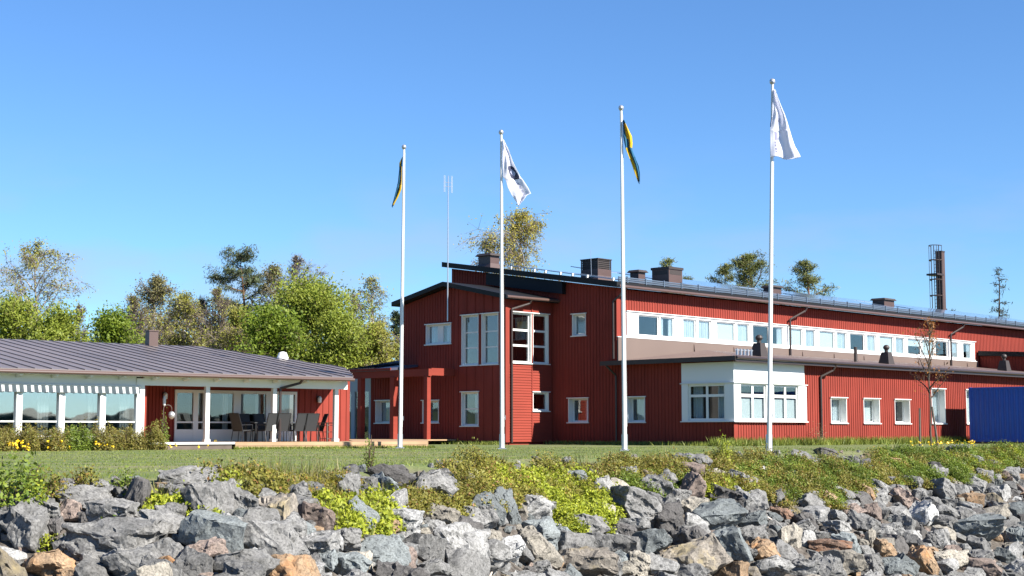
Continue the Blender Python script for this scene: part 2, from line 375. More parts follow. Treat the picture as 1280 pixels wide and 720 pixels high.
def window(root, o, u, nrm, u0, u1, z0, z1, cols=1, rows=1, rec=0.20, fw=0.07, fill=None, sill=True, label=None, cw=None, rz=None, out=0.03, curt_d=0.12, bars=0.06):
    """Reveal boards, casement bars, pane, sill and head flashing; fill: None / 'blind' / 'curtain' / 'half'."""
    def P(U, d, z): return (o[0] + u[0] * U + nrm[0] * d, o[1] + u[1] * U + nrm[1] * d, z)
    def blk(mb, a, b, d0, d1, za, zb):
        mb.hexa([P(a, d0, za), P(b, d0, za), P(b, d1, za), P(a, d1, za)], [P(a, d0, zb), P(b, d0, zb), P(b, d1, zb), P(a, d1, zb)])
    mb = MB(); b = 0.035
    # reveal boards lining the opening, standing a little proud of the wall
    blk(mb, u0, u0 + b, out, -rec - 0.06, z0, z1); blk(mb, u1 - b, u1, out, -rec - 0.06, z0, z1)
    blk(mb, u0 + b, u1 - b, out, -rec - 0.06, z1 - b, z1); blk(mb, u0 + b, u1 - b, out, -rec - 0.06, z0, z0 + b)
    # casement frame
    a0, a1, c0, c1 = u0 + b, u1 - b, z0 + b, z1 - b
    blk(mb, a0, a0 + fw, -rec, -rec - 0.05, c0, c1); blk(mb, a1 - fw, a1, -rec, -rec - 0.05, c0, c1)
    blk(mb, a0 + fw, a1 - fw, -rec, -rec - 0.05, c0, c0 + fw); blk(mb, a0 + fw, a1 - fw, -rec, -rec - 0.05, c1 - fw, c1)
    g0, g1, h0, h1 = a0 + fw, a1 - fw, c0 + fw, c1 - fw
    zc = [h0 + (h1 - h0) * k / rows for k in range(1, rows)] if rz is None else rz
    uc = [g0 + (g1 - g0) * k / cols for k in range(1, cols)] if cw is None else cw
    for x in uc: blk(mb, x - bars / 2, x + bars / 2, -rec + 0.003, -rec - 0.052, h0, h1)
    for z in zc: blk(mb, g0, g1, -rec, -rec - 0.05, z - bars / 2, z + bars / 2)
    w = mb.build('window', M['white'], root)
    if label: w['label'] = label
    g = MB(); blk(g, g0 - 0.01, g1 + 0.01, -rec - 0.022, -rec - 0.028, h0 - 0.01, h1 + 0.01); g.build('pane', M['glass'], w)
    if sill:
        s = MB(); blk(s, u0 - 0.07, u1 + 0.07, out + 0.06, out - 0.004, z0 - 0.035, z0 + 0.012); s.build('sill', M['white_metal'], w)
        s = MB(); blk(s, u0 - 0.07, u1 + 0.07, out + 0.055, out - 0.004, z1 - 0.012, z1 + 0.03); s.build('head_flashing', M['white_metal'], w)
    if fill:
        c = MB(); d = -rec - curt_d
        if fill == 'blind': blk(c, g0 - 0.03, g1 + 0.03, d, d - 0.012, h0, h1)
        elif fill == 'blindtop': blk(c, g0 - 0.03, g1 + 0.03, d, d - 0.012, h0 + 0.55 * (h1 - h0), h1)
        elif fill == 'blindlow': blk(c, g0 - 0.03, g1 + 0.03, d, d - 0.012, h0, h0 + 0.62 * (h1 - h0))
        elif fill in ('curtain', 'pair', 'left', 'right'):
            span = {'curtain': [(g0, g1)], 'pair': [(g0 - 0.03, g0 + 0.28 * (g1 - g0)), (g1 - 0.28 * (g1 - g0), g1 + 0.03)],
                    'left': [(g0 - 0.03, g0 + 0.4 * (g1 - g0))], 'right': [(g1 - 0.4 * (g1 - g0), g1 + 0.03)]}[fill]
            for a, e in span:
                k = max(6, int((e - a) / 0.035)); prev = None
                for i in range(k + 1):
                    U = a + (e - a) * i / k; dd = d - 0.03 * math.sin(i * 2.1) - 0.015 * math.sin(i * 0.83 + 1)
                    cur = (P(U, dd, h0), P(U, dd, h1))
                    if prev: c.poly([prev[0], cur[0], cur[1], prev[1]])
                    prev = cur
        c.build('blind' if fill.startswith('blind') else 'curtain', M['blind'] if fill.startswith('blind') else M['curtain'], w)
    return w

def downpipe(root, pts, r=0.05, name='downpipe', m='pipe'):
    mb = MB().path(pts, r, 10)
    a, b = Vector(pts[-2]), Vector(pts[-1]); k = max(2, int((a - b).length / 1.5))
    for i in range(1, k): 
        c = a.lerp(b, i / k); mb.lathe([(r + 0.012, -0.02), (r + 0.012, 0.02)], c, 10)
    return mb.build(name, M[m], root)

# ------------------------------------------------------------------ main red building
T_M = R(44.3)
RB = empty('red_building', (5.01, 71.5, 0), R(90) - T_M)
tag(RB, 'two storey red timber building with white window strip and single storey wing in front', 'building')
LW = -6.78; XW = -3.23; B1 = 4.22; AY, NX = (0, 1), (-1, 0)       # gable walls run along y and face -x
FX, NY = (1, 0), (0, -1)                                          # front walls run along x and face -y
roof_z = lambda y: 7.74 + 0.156 * (y + 0.45)
# --- walls
mb = MB(); W1, W2, W3 = (1.95, 2.84, 5.30, 6.38), (1.83, 3.12, 1.07, 2.26), (-1.72, -0.63, 1.07, 2.26)
wall(mb, (0, 0), AY, NX, 0.0, 11.5, 0.12, lambda y: roof_z(y) - 0.30, [W1, W2])
mb.build('gable_wall', M['red'], RB)
mb = MB(); wall(mb, (0, 0), FX, NY, 0.24, 60, 3.9, 7.46, [(0.72, 35.9, 5.16, 6.40)], batten=0.2)
mb.box(-0.032, 0.24, -0.032, 0.002, 5.0, 7.46)
mb.build('front_wall', M['red'], RB)
mb = MB(); wall(mb, (0, 11.5), FX, (0, 1), 0.24, 60, 0.1, 9.2, style='n'); wall(mb, (60, 0), AY, (1, 0), 0.0, 11.5, 0.1, lambda y: roof_z(y) - 0.30, style='n'); mb.build('rear_wall', M['red'], RB)
mb = MB(); box_l, box_r = (-6.66, -4.0, 1.16, 2.74), (0.12, 5.62, 1.16, 2.74)
LWIN = [(7.88, 9.30, 1.04, 2.27), (10.86, 12.38, 1.04, 2.27), (13.86, 15.38, 1.04, 2.27), (17.67, 19.12, 1.05, 2.90), (21.45, 22.9, 1.05, 2.92), (26, 27.4, 1.05, 2.27)]
wall(mb, (0, 0), AY, NX, LW, 0.0, 0.12, 3.80, [W3, box_l]); mb.build('wing_end_wall', M['red'], RB)
mb = MB(); wall(mb, (0, LW), FX, NY, 0.24, 46, 0.12, 3.80, [box_r] + LWIN)
mb.box(-0.028, 0.24, LW - 0.028, LW + 0.002, 0.12, 1.05); mb.build('wing_front_wall', M['red'], RB)
mb = MB().box(-0.02, 60, LW + 0.03, 11.48, -0.2, 0.12); mb.build('foundation', M['concrete'], RB)
mb = MB().box(0.3, 45, LW + 0.3, -0.1, 0.13, 0.2).box(0.3, 59, 0.1, 11, 0.13, 0.2).box(0.3, 59, 0.05, 11.2, 3.9, 4.1); mb.build('interior_floor', M['floor'], RB)
mb = MB().box(0.3, 45, -3.0, -2.9, 0.2, 3.8).box(0.3, 59, 3.4, 3.5, 4.1, 7.6).box(3.2, 3.3, 0.3, 11, 0.2, 7.4).box(7.0, 7.1, LW + 0.3, -3.0, 0.2, 3.7); mb.build('interior_wall', M['dark'], RB)
# --- gable windows
window(RB, (0, 0), AY, NX, *W1, rec=0.16, fill='blind'); window(RB, (0, 0), AY, NX, *W2, rec=0.30, fill='left'); window(RB, (0, 0), AY, NX, *W3, rec=0.30, fill='curtain', curt_d=0.3)
# --- corner window box
mb = MB()
mb.box(-0.10, 0.0, LW - 0.10, -3.95, 2.80, 3.74); mb.box(0.0, 5.52, LW - 0.10, LW, 2.80, 3.74); mb.build('white_cladding', M['white_panel'], RB)
mb = MB(); 
mb.box(-0.10, 0.0, LW - 0.10, -6.40, 1.10, 2.80); mb.box(0.0, 0.40, LW - 0.10, LW, 1.10, 2.80); mb.build('corner_post', M['white_panel'], RB)
MB().box(-0.10, 0.0, -4.27, -3.95, 1.10, 2.80).build('window_post', M['white_panel'], RB); MB().box(5.05, 5.68, LW - 0.10, LW, 1.10, 2.80).build('window_post', M['white_panel'], RB); MB().box(2.45, 2.98, LW - 0.10, LW, 1.10, 2.80).build('window_post', M['white_panel'], RB)
mb = MB().box(-0.17, -0.10, LW - 0.17, -3.9, 2.795, 2.83).box(-0.10, 5.72, LW - 0.17, LW - 0.10, 2.795, 2.83).box(-0.17, -0.10, LW - 0.17, -3.9, 1.06, 1.10).box(-0.10, 5.72, LW - 0.17, LW - 0.10, 1.06, 1.10)
mb.build('corner_sill', M['white_metal'], RB)
window(RB, (-0.10, 0), AY, NX, -6.40, -4.27, 1.10, 2.80, cols=2, rows=2, rec=0.08, fw=0.09, rz=[2.25], bars=0.12, sill=False, out=-0.01, fill='pair', curt_d=0.25)
for a, b in ((0.40, 2.45), (2.98, 5.05)):
    window(RB, (0, LW - 0.10), FX, NY, a, b, 1.10, 2.80, cols=2, rows=2, rec=0.08, fw=0.09, rz=[2.25], bars=0.14, sill=False, out=-0.01, fill='blindlow', curt_d=0.10)
# --- wing front windows
for i, h in enumerate(LWIN): window(RB, (0, LW), FX, NY, *h, rec=0.33, fill=('right', 'blind', 'left', 'curtain', 'blind', 'blind')[i])
# --- upper window strip: white panels with panes between
PANES = [(1.73, 3.15, 0), (3.44, 4.36, 'pair'), (5.24, 6.13, 'curtain'), (6.50, 7.42, 'curtain'), (8.06, 9.51, 'blind'), (9.84, 10.77, 'curtain'), (11.26, 12.62, 0),
         (12.98, 13.96, 'right'), (14.62, 15.83, 'blind'), (16.26, 17.11, 'curtain'), (17.66, 19.09, 'blind'), (19.48, 20.36, 'curtain'), (20.88, 22.32, 0), (22.72, 23.59, 'curtain'),
         (24.11, 25.61, 'blind'), (25.99, 26.89, 'curtain'), (27.42, 28.91, 'blindtop'), (29.16, 30.54, 'blind'), (30.80, 32.25, 0), (32.7, 33.6, 'curtain'), (34.40, 35.35, 'right')]
prev = 0.75
for a, b, fl in PANES:
    window(RB, (0, 0), FX, NY, a - 0.13, b + 0.13, 5.26, 6.34, rec=0.05, fw=0.06, sill=False, out=0.02, fill=fl or None, curt_d=0.07)
    if a - 0.13 - prev > 0.03:
        MB().box(prev, a - 0.131, -0.018, 0.05, 5.26, 6.34).build('strip_panel', M['white_panel'], RB)
    prev = b + 0.131
MB().box(prev, 35.85, -0.018, 0.05, 5.26, 6.34).build('strip_panel', M['white_panel'], RB)
MB().box(0.7, 35.9, -0.03, 0.05, 6.34, 6.42).box(0.7, 35.9, -0.03, 0.05, 5.17, 5.26).build('strip_frame', M['white'], RB)
MB().box(-0.05, 36.0, -0.12, -0.03, 5.135, 5.17).box(0.66, 35.95, -0.10, -0.03, 6.415, 6.45).build('strip_sill', M['white_metal'], RB)
mb = MB().box(0.0, 36.1, -0.10, -0.034, 3.95, 5.13); mb.build('apron_flashing', M['tan'], RB)
for x in (5.9, 9.3, 12.4, 15.7, 18.9, 22.1, 25.2, 28.4, 31.6, 34.6): MB().hexa([(x, -0.22, 4.2), (x + .03, -0.22, 4.2), (x + .03, -0.10, 4.2), (x, -0.10, 4.2)], [(x, -0.13, 5.0), (x + .03, -0.13, 5.0), (x + .03, -0.10, 5.05), (x, -0.10, 5.05)]).build('flashing_seam', M['brown'], RB)
# --- bay wing with the tall windows
apex = 8.23; wz = lambda y: 8.11 - 0.207 * abs(y - apex)
BW = [(6.07, 7.26, 3.88, 6.38), (4.69, 5.85, 3.88, 6.38), (6.06, 7.26, 0.90, 2.58)]; BW2 = [(8.10, 9.96, 5.02, 6.05), (8.98, 10.2, 1.07, 2.20)]
mb = MB(); wall(mb, (XW, 0), AY, NX, 7.81, 12.0, 0.12, lambda y: wz(y) - 0.25 if abs(y - apex) > 0.01 else 7.86, BW2)
mb.build('bay_end_wall', M['red'], RB)
mb = MB(); wall(mb, (XW - 0.07, 0), AY, NX, B1, 7.81, 0.12, lambda y: wz(y) - 0.25, BW, style='v', batten=0.6)
mb.build('bay_corner_wall', M['red'], RB)
mb = MB(); BR = [(-2.88, -1.51, 3.95, 6.43), (-1.41, -0.27, 3.95, 6.43), (-1.41, -0.27, 1.63, 2.57)]
wall(mb, (0, B1), FX, NY, XW + 0.17, -0.03, 0.12, 3.93, BR[2:], style='h'); mb.build('bay_front_wall', M['red_h'], RB)
mb = MB(); wall(mb, (0, B1), FX, NY, XW + 0.17, -0.03, 3.93, 7.02, [(a, b, c, d) for a, b, c, d in BR[:2]], style='n')
mb.box(XW - 0.12, XW + 0.02, B1 - 0.06, B1 + 0.05, 0.12, 7.0); mb.box(XW + 0.02, XW + 0.17, B1 - 0.035, B1 + 0.05, 0.12, 7.0); mb.box(-1.49, -1.43, B1 - 0.045, B1 - 0.001, 0.15, 7.0)
mb.build('bay_upper_wall', M['red'], RB)
MB().box(XW, -0.03, 11.9, 12.0, 0.12, 7.0).box(XW, 0, B1 + 0.1, 12.0, -0.2, 0.12).build('bay_rear_wall', M['red'], RB)
MB().box(XW + 0.3, -0.3, B1 + 0.3, 11.8, 3.3, 3.5).box(XW + 0.3, -0.3, B1 + 0.3, 11.8, 0.12, 0.2).build('bay_floor', M['floor'], RB)
MB().box(XW + 1.6, XW + 1.7, 7.6, 11.8, 0.2, 7.0).box(XW + 0.3, -0.3, 7.55, 7.6, 0.2, 7.0).build('bay_inner_wall', M['inner_grey'], RB)
for h in BW[:2]: window(RB, (XW - 0.07, 0), AY, NX, *h, rows=3, rec=0.14)
window(RB, (XW - 0.07, 0), AY, NX, *BW[2], rows=2, rec=0.14, fill='left')
window(RB, (XW, 0), AY, NX, 8.10, 9.96, 5.02, 6.05, cols=2, rec=0.14, bars=0.42, fill='pair'); window(RB, (XW, 0), AY, NX, *BW2[1], rec=0.3, fill='left')
for h in BR[:2]: window(RB, (0, B1), FX, NY, *h, rows=3, rec=0.10, bars=0.10)
window(RB, (0, B1), FX, NY, *BR[2], rec=0.10)
# small lamp glow boxes seen in the windows are paper lamps hanging inside
MB().lathe([(0.16, -0.2), (0.19, 0), (0.16, 0.2)], (XW + 0.9, 6.7, 5.75), 12).tube((XW + 0.9, 6.7, 5.95), (XW + 0.9, 6.7, 6.9), 0.01).build('hanging_lampshade', mat('paper_shade', (0.75, 0.5, 0.22), 0.8), RB)
MB().box(-1.0, -0.65, 5.3, 5.65, 5.7, 6.1).tube((-0.82, 5.47, 6.1), (-0.82, 5.47, 6.9), 0.01).build('hanging_lampshade', mat('paper_shade_orange', (0.8, 0.5, 0.2), 0.8), RB)
# --- low linking part to the left with the glazed entrance
mb = MB(); wall(mb, (XW, 0), AY, NX, 12.0, 14.25, 0.12, 3.55, [(12.68, 13.85, 1.07, 2.25)]); mb.build('link_wall', M['red'], RB)
window(RB, (XW, 0), AY, NX, 12.68, 13.85, 1.07, 2.25, rec=0.3, fill='blind')
mb = MB().box(XW - 0.02, XW + 0.1, 14.25, 14.4, 0.15, 3.5).box(XW - 0.02, XW + 0.1, 14.4, 17.5, 2.75, 3.5).box(XW - 0.03, XW + 0.1, 15.55, 15.85, 0.15, 2.75).box(XW - 0.02, XW + 0.1, 16.8, 17.5, 0.15, 2.75)
e_ = mb.build('entrance_frame', mat('grey_blue_paint', (0.30, 0.33, 0.36), 0.6), RB)
MB().box(XW + 0.04, XW + 0.05, 14.4, 16.8, 0.2, 2.75).build('pane', M['glass'], e_)
MB().box(XW + 0.1, 0.9, 12.1, 17.8, 0.05, 0.15).box(0.8, 0.9, 12.1, 17.8, 0.15, 3.6).box(XW + 0.12, 0.8, 17.7, 17.8, 0.15, 3.5).build('link_shell', M['dark'], RB)
# --- roofs
def roof_slab(mb, pts, th=0.2, mi=0):        # pts are the top edge, counter-clockwise from above
    mb.hexa([(p[0], p[1], p[2] - th) for p in pts], pts, mi)
mb = MB(); ry = lambda y: roof_z(y)
roof_slab(mb, [(-0.55, -0.5, ry(-0.5)), (60.5, -0.5, ry(-0.5)), (60.5, 11.7, ry(11.7)), (-0.55, 11.7, ry(11.7))], 0.27)
main_roof = mb.build('main_roof', M['roof_black'], RB)
mb = MB(); roof_slab(mb, [(-0.30, 3.25, ry(3.25) - 0.30), (-0.03, 3.25, ry(3.25) - 0.30), (-0.03, 8.6, ry(8.6) - 0.30), (-0.30, 8.6, ry(8.6) - 0.30)], 0.62)
mb.build('gable_cladding', M['navy'], RB)
CH = [(0.42, 9.0, 0.66, 0.9, 9.98, 'cap'), (5.56, 6.0, 1.11, 1.22, 9.90, 'louvre'), (8.97, 6.0, 0.59, 0.60, 9.53, 'pipe'), (7.86, 3.0, 1.16, 1.15, 9.39, 'top'), (21.9, 6.0, 0.9, 0.7, 9.58, 'cap'), (35.0, 6.0, 1.3, 0.9, 9.63, 'cap')]
mb = MB()
x = -0.42
while x < 58:                                # two rows of solar panels
    for ya in (-0.30, 1.46, 3.22, 4.98, 6.74, 8.50):
        yb = ya + 1.72
        if ya > 6 and x < 8 or any(x < c[0] + c[2] + .5 and x + 1.02 > c[0] - .35 and ya < c[1] + c[3] + .3 and yb > c[1] - .3 for c in CH): continue
        kt = .015 if x < 7.6 else .045; la, lb_ = .12 + kt * max(0, ya), .12 + kt * max(0, yb); roof_slab(mb, [(x, ya, ry(ya) + la), (x + 1.02, ya, ry(ya) + la), (x + 1.02, yb, ry(yb) + lb_), (x, yb, ry(yb) + lb_)], 0.045)
    x += 1.06
mb.build('solar_array', M['panel'], main_roof)
for y in (-0.2, 1.44, 2.4, 3.2, 4.2, 4.96, 6.6): MB().box(-0.52, -0.40, y - 0.04, y + 0.04, ry(y) + 0.02, ry(y) + 0.16).build('panel_clamp', M['white_metal'], main_roof)
mb = MB()
for k in range(3): mb.tube((-0.4, -0.47, ry(-0.5) + 0.06 + 0.085 * k), (60, -0.47, ry(-0.5) + 0.06 + 0.085 * k), 0.036, n=6)
mb.build('snow_guard', M['guard'], main_roof)
x = 0.2
while x < 46: MB().box(x, x + 0.05, -0.53, -0.43, ry(-0.5) - 0.02, ry(-0.5) + 0.30).build('snow_guard_bracket', M['guard'], main_roof); x += 1.4
mb = MB(); mb.tube((-0.5, -0.60, 7.52), (60.4, -0.60, 7.52), 0.075, n=10); mb.build('gutter', M['gutter'], main_roof)
def chimney(x, y, dx, dy, zt, cap=0.12, louvre=0.0, flare=0.0):
    mb = MB(); zb = ry(y) - 0.1; lz = zt - cap - louvre
    mb.hexa([(x - flare, y - flare, zb), (x + dx + flare, y - flare, zb), (x + dx + flare, y + dy + flare, zb), (x - flare, y + dy + flare, zb)],
            [(x, y, zb + 0.35), (x + dx, y, zb + 0.35), (x + dx, y + dy, zb + 0.35), (x, y + dy, zb + 0.35)])
    mb.box(x, x + dx, y, y + dy, zb + 0.35, lz)
    c = mb.build('chimney', M['chim'], main_roof)
    return c, lz
def cap_on(c, x, y, dx, dy, lz, zt, ov=0.12, louvre=False):
    pass
for x, y, dx, dy, zt, kind in CH:
    mb = MB(); zb = ry(y) - 0.12; th = 0.13 if kind != 'louvre' else 0.05
    lz = zt - th - (0.52 if kind == 'louvre' else 0)
    fl = 0.12
    mb.hexa([(x - fl, y - fl, zb), (x + dx + fl, y - fl, zb), (x + dx + fl, y + dy + fl, zb + 0.1), (x - fl, y + dy + fl, zb + 0.1)],
            [(x, y, zb + 0.35), (x + dx, y, zb + 0.35), (x + dx, y + dy, zb + 0.35), (x, y + dy, zb + 0.35)])
    mb.box(x, x + dx, y, y + dy, zb + 0.35, lz)
    ov = {'cap': 0.13, 'louvre': 0.03, 'pipe': 0.14, 'top': 0.05}[kind]
    if kind == 'louvre':
        for k in range(5): mb.box(x + 0.02, x + dx - 0.02, y + 0.02, y + dy - 0.02, lz + 0.05 + 0.1 * k, lz + 0.09 + 0.1 * k, 1)
        mb.box(x + 0.06, x + dx - 0.06, y + 0.06, y + dy - 0.06, lz, zt - th, 1)
        for a, b in ((x, y), (x + dx - 0.05, y), (x, y + dy - 0.05), (x + dx - 0.05, y + dy - 0.05)): mb.box(a, a + 0.05, b, b + 0.05, lz, zt - th, 1)
    if kind == 'top': 
        mb.box(x + 0.08, x + dx - 0.08, y - 0.006, y, lz - 0.28, lz - 0.05, 1); mb.box(x - 0.006, x, y + 0.1, y + dy - 0.1, lz - 0.28, lz - 0.05, 1)
    if kind in ('cap', 'pipe'):
        mb.hexa([(x - ov, y - ov, zt - th), (x + dx + ov, y - ov, zt - th), (x + dx + ov, y + dy + ov, zt - th), (x - ov, y + dy + ov, zt - th)],
                [(x - ov * .3, y - ov * .3, zt), (x + dx + ov * .3, y - ov * .3, zt), (x + dx + ov * .3, y + dy + ov * .3, zt), (x - ov * .3, y + dy + ov * .3, zt)], 1)
    else: mb.box(x - ov, x + dx + ov, y - ov, y + dy + ov, zt - th, zt, 1)
    if kind == 'pipe': mb.path([(x + dx + 0.25, y + 0.3, zb + 0.1), (x + dx + 0.25, y + 0.3, zt - 0.25), (x + dx + 0.1, y + 0.3, zt - 0.08), (x + dx - 0.1, y + 0.3, zt - 0.1)], 0.07)
    mb.build('chimney', [M['chim'], M['roof']], main_roof)
MB().tube((3.9, 5.0, ry(5)), (3.85, 5.0, ry(5) + 1.5), 0.012, n=5).build('lightning_rod', M['galv'], main_roof)
mb = MB()                                    # bay roof, two slopes
x0, x1 = XW - 0.5, -0.03
roof_slab(mb, [(x0, 3.75, wz(3.75)), (x1, 3.75, wz(3.75)), (x1, apex, 8.11), (x0, apex, 8.11)], 0.22)
roof_slab(mb, [(x0, apex, 8.11), (x1 + 3, apex, 8.11), (x1 + 3, 12.1, wz(12.1)), (x0, 12.1, wz(12.1))], 0.22)
bay_roof = mb.build('bay_roof', M['roof_black'], RB)
MB().tube((x0, 3.70, wz(3.75) - 0.10), (x1, 3.70, wz(3.75) - 0.10), 0.075, n=10).build('gutter', M['gutter'], bay_roof)
mb = MB()                                    # wing roof with its hipped end
E0, E1, H, B_ = (-0.55, -7.28, 3.95), (46, -7.28, 3.95), (7.0, -0.11, 4.78), (46, -0.11, 4.78); HB = (-0.55, -0.11, 3.95)
roof_slab(mb, [E0, E1, B_, H], 0.16); roof_slab(mb, [E0, H, HB], 0.16); roof_slab(mb, [HB, (-0.035, -0.11, 4.005), (-0.035, 0.55, 4.005), (-0.55, 0.55, 3.95)], 0.16)
wing_roof = mb.build('wing_roof', M['brown'], RB)
mb = MB()
for k in range(1, 12):                       # standing seams of the hip
    y = -7.28 + 7.1 * k / 12; x = -0.55 + 7.55 * (y + 7.28) / 7.17; zz = 3.95 + 0.83 * (x + 0.55) / 7.55
    mb.hexa([(-0.55, y, 3.94), (x, y, zz - 0.01), (x, y + 0.03, zz - 0.01), (-0.55, y + 0.03, 3.94)], [(-0.55, y, 3.985), (x, y, zz + 0.035), (x, y + 0.03, zz + 0.035), (-0.55, y + 0.03, 3.985)])
mb.build('roof_seam', M['brown'], wing_roof)
MB().box(-0.60, -0.553, -7.33, 0.56, 3.76, 3.97).build('end_fascia', M['roof'], wing_roof)
MB().tube((-0.55, -7.36, 3.90), (46, -7.36, 3.90), 0.075, n=10).box(-0.55, 46, -7.32, -7.285, 3.72, 3.96).build('gutter', M['pipe'], wing_roof)
for i, (x, y) in enumerate(((4.3, -5.2), (16.6, -4.8), (31.4, -4.2))):
    z = 3.95 + 0.83 * (y + 7.28) / 7.17; mb = MB()
    mb.hexa([(x - .32, y - .32, z - .1), (x + .32, y - .32, z - .1), (x + .32, y + .32, z), (x - .32, y + .32, z)], [(x - .2, y - .2, z + .62), (x + .2, y - .2, z + .62), (x + .2, y + .2, z + .62), (x - .2, y + .2, z + .62)])
    mb.tube((x, y, z + .62), (x, y, z + .78), 0.1, n=12); mb.lathe([(0.05, 0), (0.14, 0.06), (0.18, 0.15), (0.14, 0.25), (0.05, 0.30)], (x, y, z + .72), 14)
    mb.build('roof_vent', M['roof'], wing_roof)
MB().tube((14.0, -4.5, 4.2), (14.0, -4.5, 5.05), 0.09, n=10).build('vent_pipe', M['roof'], wing_roof)
mb = MB()
for k in range(5): mb.box(2.4 + 0.28 * k, 2.46 + 0.28 * k, -5.3, -5.2, 4.15, 4.48)
mb.box(2.3, 3.7, -5.26, -5.22, 4.40, 4.44); mb.build('roof_ladder_rail', M['galv'], wing_roof)
# raised roof part at the far right
mb = MB(); wall(mb, (36.4, 0), AY, NX, -5.2, -0.12, 4.1, 5.5, thick=0.2); mb.build('annex_wall', M['red'], RB)
mb = MB(); roof_slab(mb, [(36.1, -5.5, 5.55), (50, -5.5, 5.55), (50, -0.11, 5.85), (36.1, -0.11, 5.85)], 0.30); mb.build('annex_roof', M['roof_black'], RB)
# low link roof
mb = MB(); roof_slab(mb, [(-5.15, 14.1, 3.80), (-5.15, 12.05, 3.80), (1.1, 12.05, 4.60), (1.1, 17.2, 4.60)], 0.12); roof_slab(mb, [(-5.15, 12.047, 3.80), (-5.15, 10.5, 3.80), (XW - 0.04, 10.5, 4.041), (XW - 0.04, 12.047, 4.041)], 0.12)
link_roof = mb.build('link_roof', mat('blue_black_sheet', (0.040, 0.045, 0.075), 0.45, var=0.15, scale=1), RB)
mb = MB()
for k in range(6):
    y = 12.2 + 0.36 * k; yb = 12.2 + 0.9 * k
    mb.hexa([(-5.14, y, 3.80), (1.0, yb, 4.58), (1.0, yb + .03, 4.58), (-5.14, y + .03, 3.80)], [(-5.14, y, 3.84), (1.0, yb, 4.62), (1.0, yb + .03, 4.62), (-5.14, y + .03, 3.84)])
mb.build('roof_seam', M['navy'], link_roof)
MB().box(-5.2, -5.15, 10.45, 14.1, 3.703, 3.82).build('red_fascia', M['red'], link_roof)
# --- downpipes
downpipe(RB, [(0.1, -0.6, 7.5), (-0.07, -0.25, 7.1), (-0.075, 0.14, 6.85), (-0.075, 0.14, 4.1)], 0.05)
downpipe(RB, [(-0.5, 0.3, 3.8), (-0.35, 0.1, 3.55), (-0.085, 0.0, 3.3), (-0.085, 0.0, 0.1)], 0.05)
downpipe(RB, [(-2.0, 3.70, 7.03), (-2.05, 3.80, 6.85), (XW + 0.28, B1 - 0.09, 6.55), (XW + 0.28, B1 - 0.09, 0.1)], 0.055)
for x in (14.46, 32.44): downpipe(RB, [(x + 1.1, -0.6, 7.5), (x + 1.0, -0.5, 7.25), (x, -0.17, 6.75), (x, -0.17, 4.75)], 0.055)
downpipe(RB, [(7.6, -7.36, 3.85), (7.5, -7.2, 3.55), (6.94, LW - 0.09, 3.25), (6.94, LW - 0.09, 0.1)], 0.055)

# red pergola in front of the link, ends on the bay wall
PG = empty('red_pergola', (5.01, 71.5, 0), R(90) - T_M); tag(PG, 'red painted post and beam pergola beside the terrace', 'pergola')
for y, w_ in ((12.93, 0.14), (10.40, 0.14), (7.92, 0.12)): MB().box(-5.0 - w_, -5.0 + w_, y - w_, y + w_, 0.12, 3.34).build('post', M['red_h'], PG)
MB().box(-5.1, -4.9, 7.72, 14.0, 3.34, 3.70).build('beam', M['red_h'], PG)
MB().box(-4.88, XW - 0.04, 7.75, 7.93, 3.38, 3.74).build('beam', M['red_h'], PG)
mb = MB()
for y in (9.6, 11.9): mb.box(-4.9, XW - 0.04, y, y + 0.1, 3.40, 3.64)
mb.build('rafter', M['red_h'], PG)
# ------------------------------------------------------------------ veranda building (left)
T_V = R(50.9); RZV = R(90) - T_V
VB = empty('veranda_building', (-6.1, 57.7, 0), RZV)
tag(VB, 'low building with grey brown seamed metal roof, glazed veranda and open terrace', 'building')
YW = 3.5
# glazed front, x < -8.5
MULL = [-12.9 - 1.47 * k for k in range(0, 8)]; MULL = [-9.97, -11.43] + MULL
mb = MB().box(-8.72, -8.42, 0.45, 0.75, 0.1, 2.5); mb.box(-23.5, -8.72, 0.50, 0.62, 2.2, 2.56).box(-23.5, -8.72, 0.5, 0.62, 0.1, 0.45)
mb.build('white_frame', M['white'], VB)
for x in MULL: MB().box(x - 0.10, x + 0.10, 0.42, 0.68, 0.45, 2.2).build('mullion', M['white'], VB)
edges = sorted(MULL + [-8.62])
for a, b in zip(edges[:-1], edges[1:]):
    f = MB().box(a + 0.1, b - 0.1, 0.52, 0.58, 0.95, 1.0).box(a + .1, b - .1, 0.52, 0.58, 0.45, 0.50).build('window', M['white'], VB)
    MB().box(a + 0.09, b - 0.09, 0.548, 0.556, 0.50, 2.2).build('pane', M['glass_refl'], f)
mb = MB()
for a in (-9.15, -10.3, -12.1, -14.0, -15.8):
    for k in range(8): mb.tube((a + 0.05 * k, 0.85 + 0.03 * (k % 2), 0.5), (a + 0.05 * k, 0.85 + 0.03 * (k % 2), 2.1), 0.03, n=6)
mb.build('curtain', M['blind'], VB)
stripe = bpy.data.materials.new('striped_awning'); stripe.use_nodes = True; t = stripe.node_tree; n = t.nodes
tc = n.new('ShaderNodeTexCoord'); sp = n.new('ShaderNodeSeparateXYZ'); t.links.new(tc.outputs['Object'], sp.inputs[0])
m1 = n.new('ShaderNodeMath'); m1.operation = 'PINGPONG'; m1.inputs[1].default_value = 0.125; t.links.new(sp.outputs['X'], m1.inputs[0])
m2 = n.new('ShaderNodeMath'); m2.operation = 'GREATER_THAN'; m2.inputs[1].default_value = 0.052; t.links.new(m1.outputs[0], m2.inputs[0])
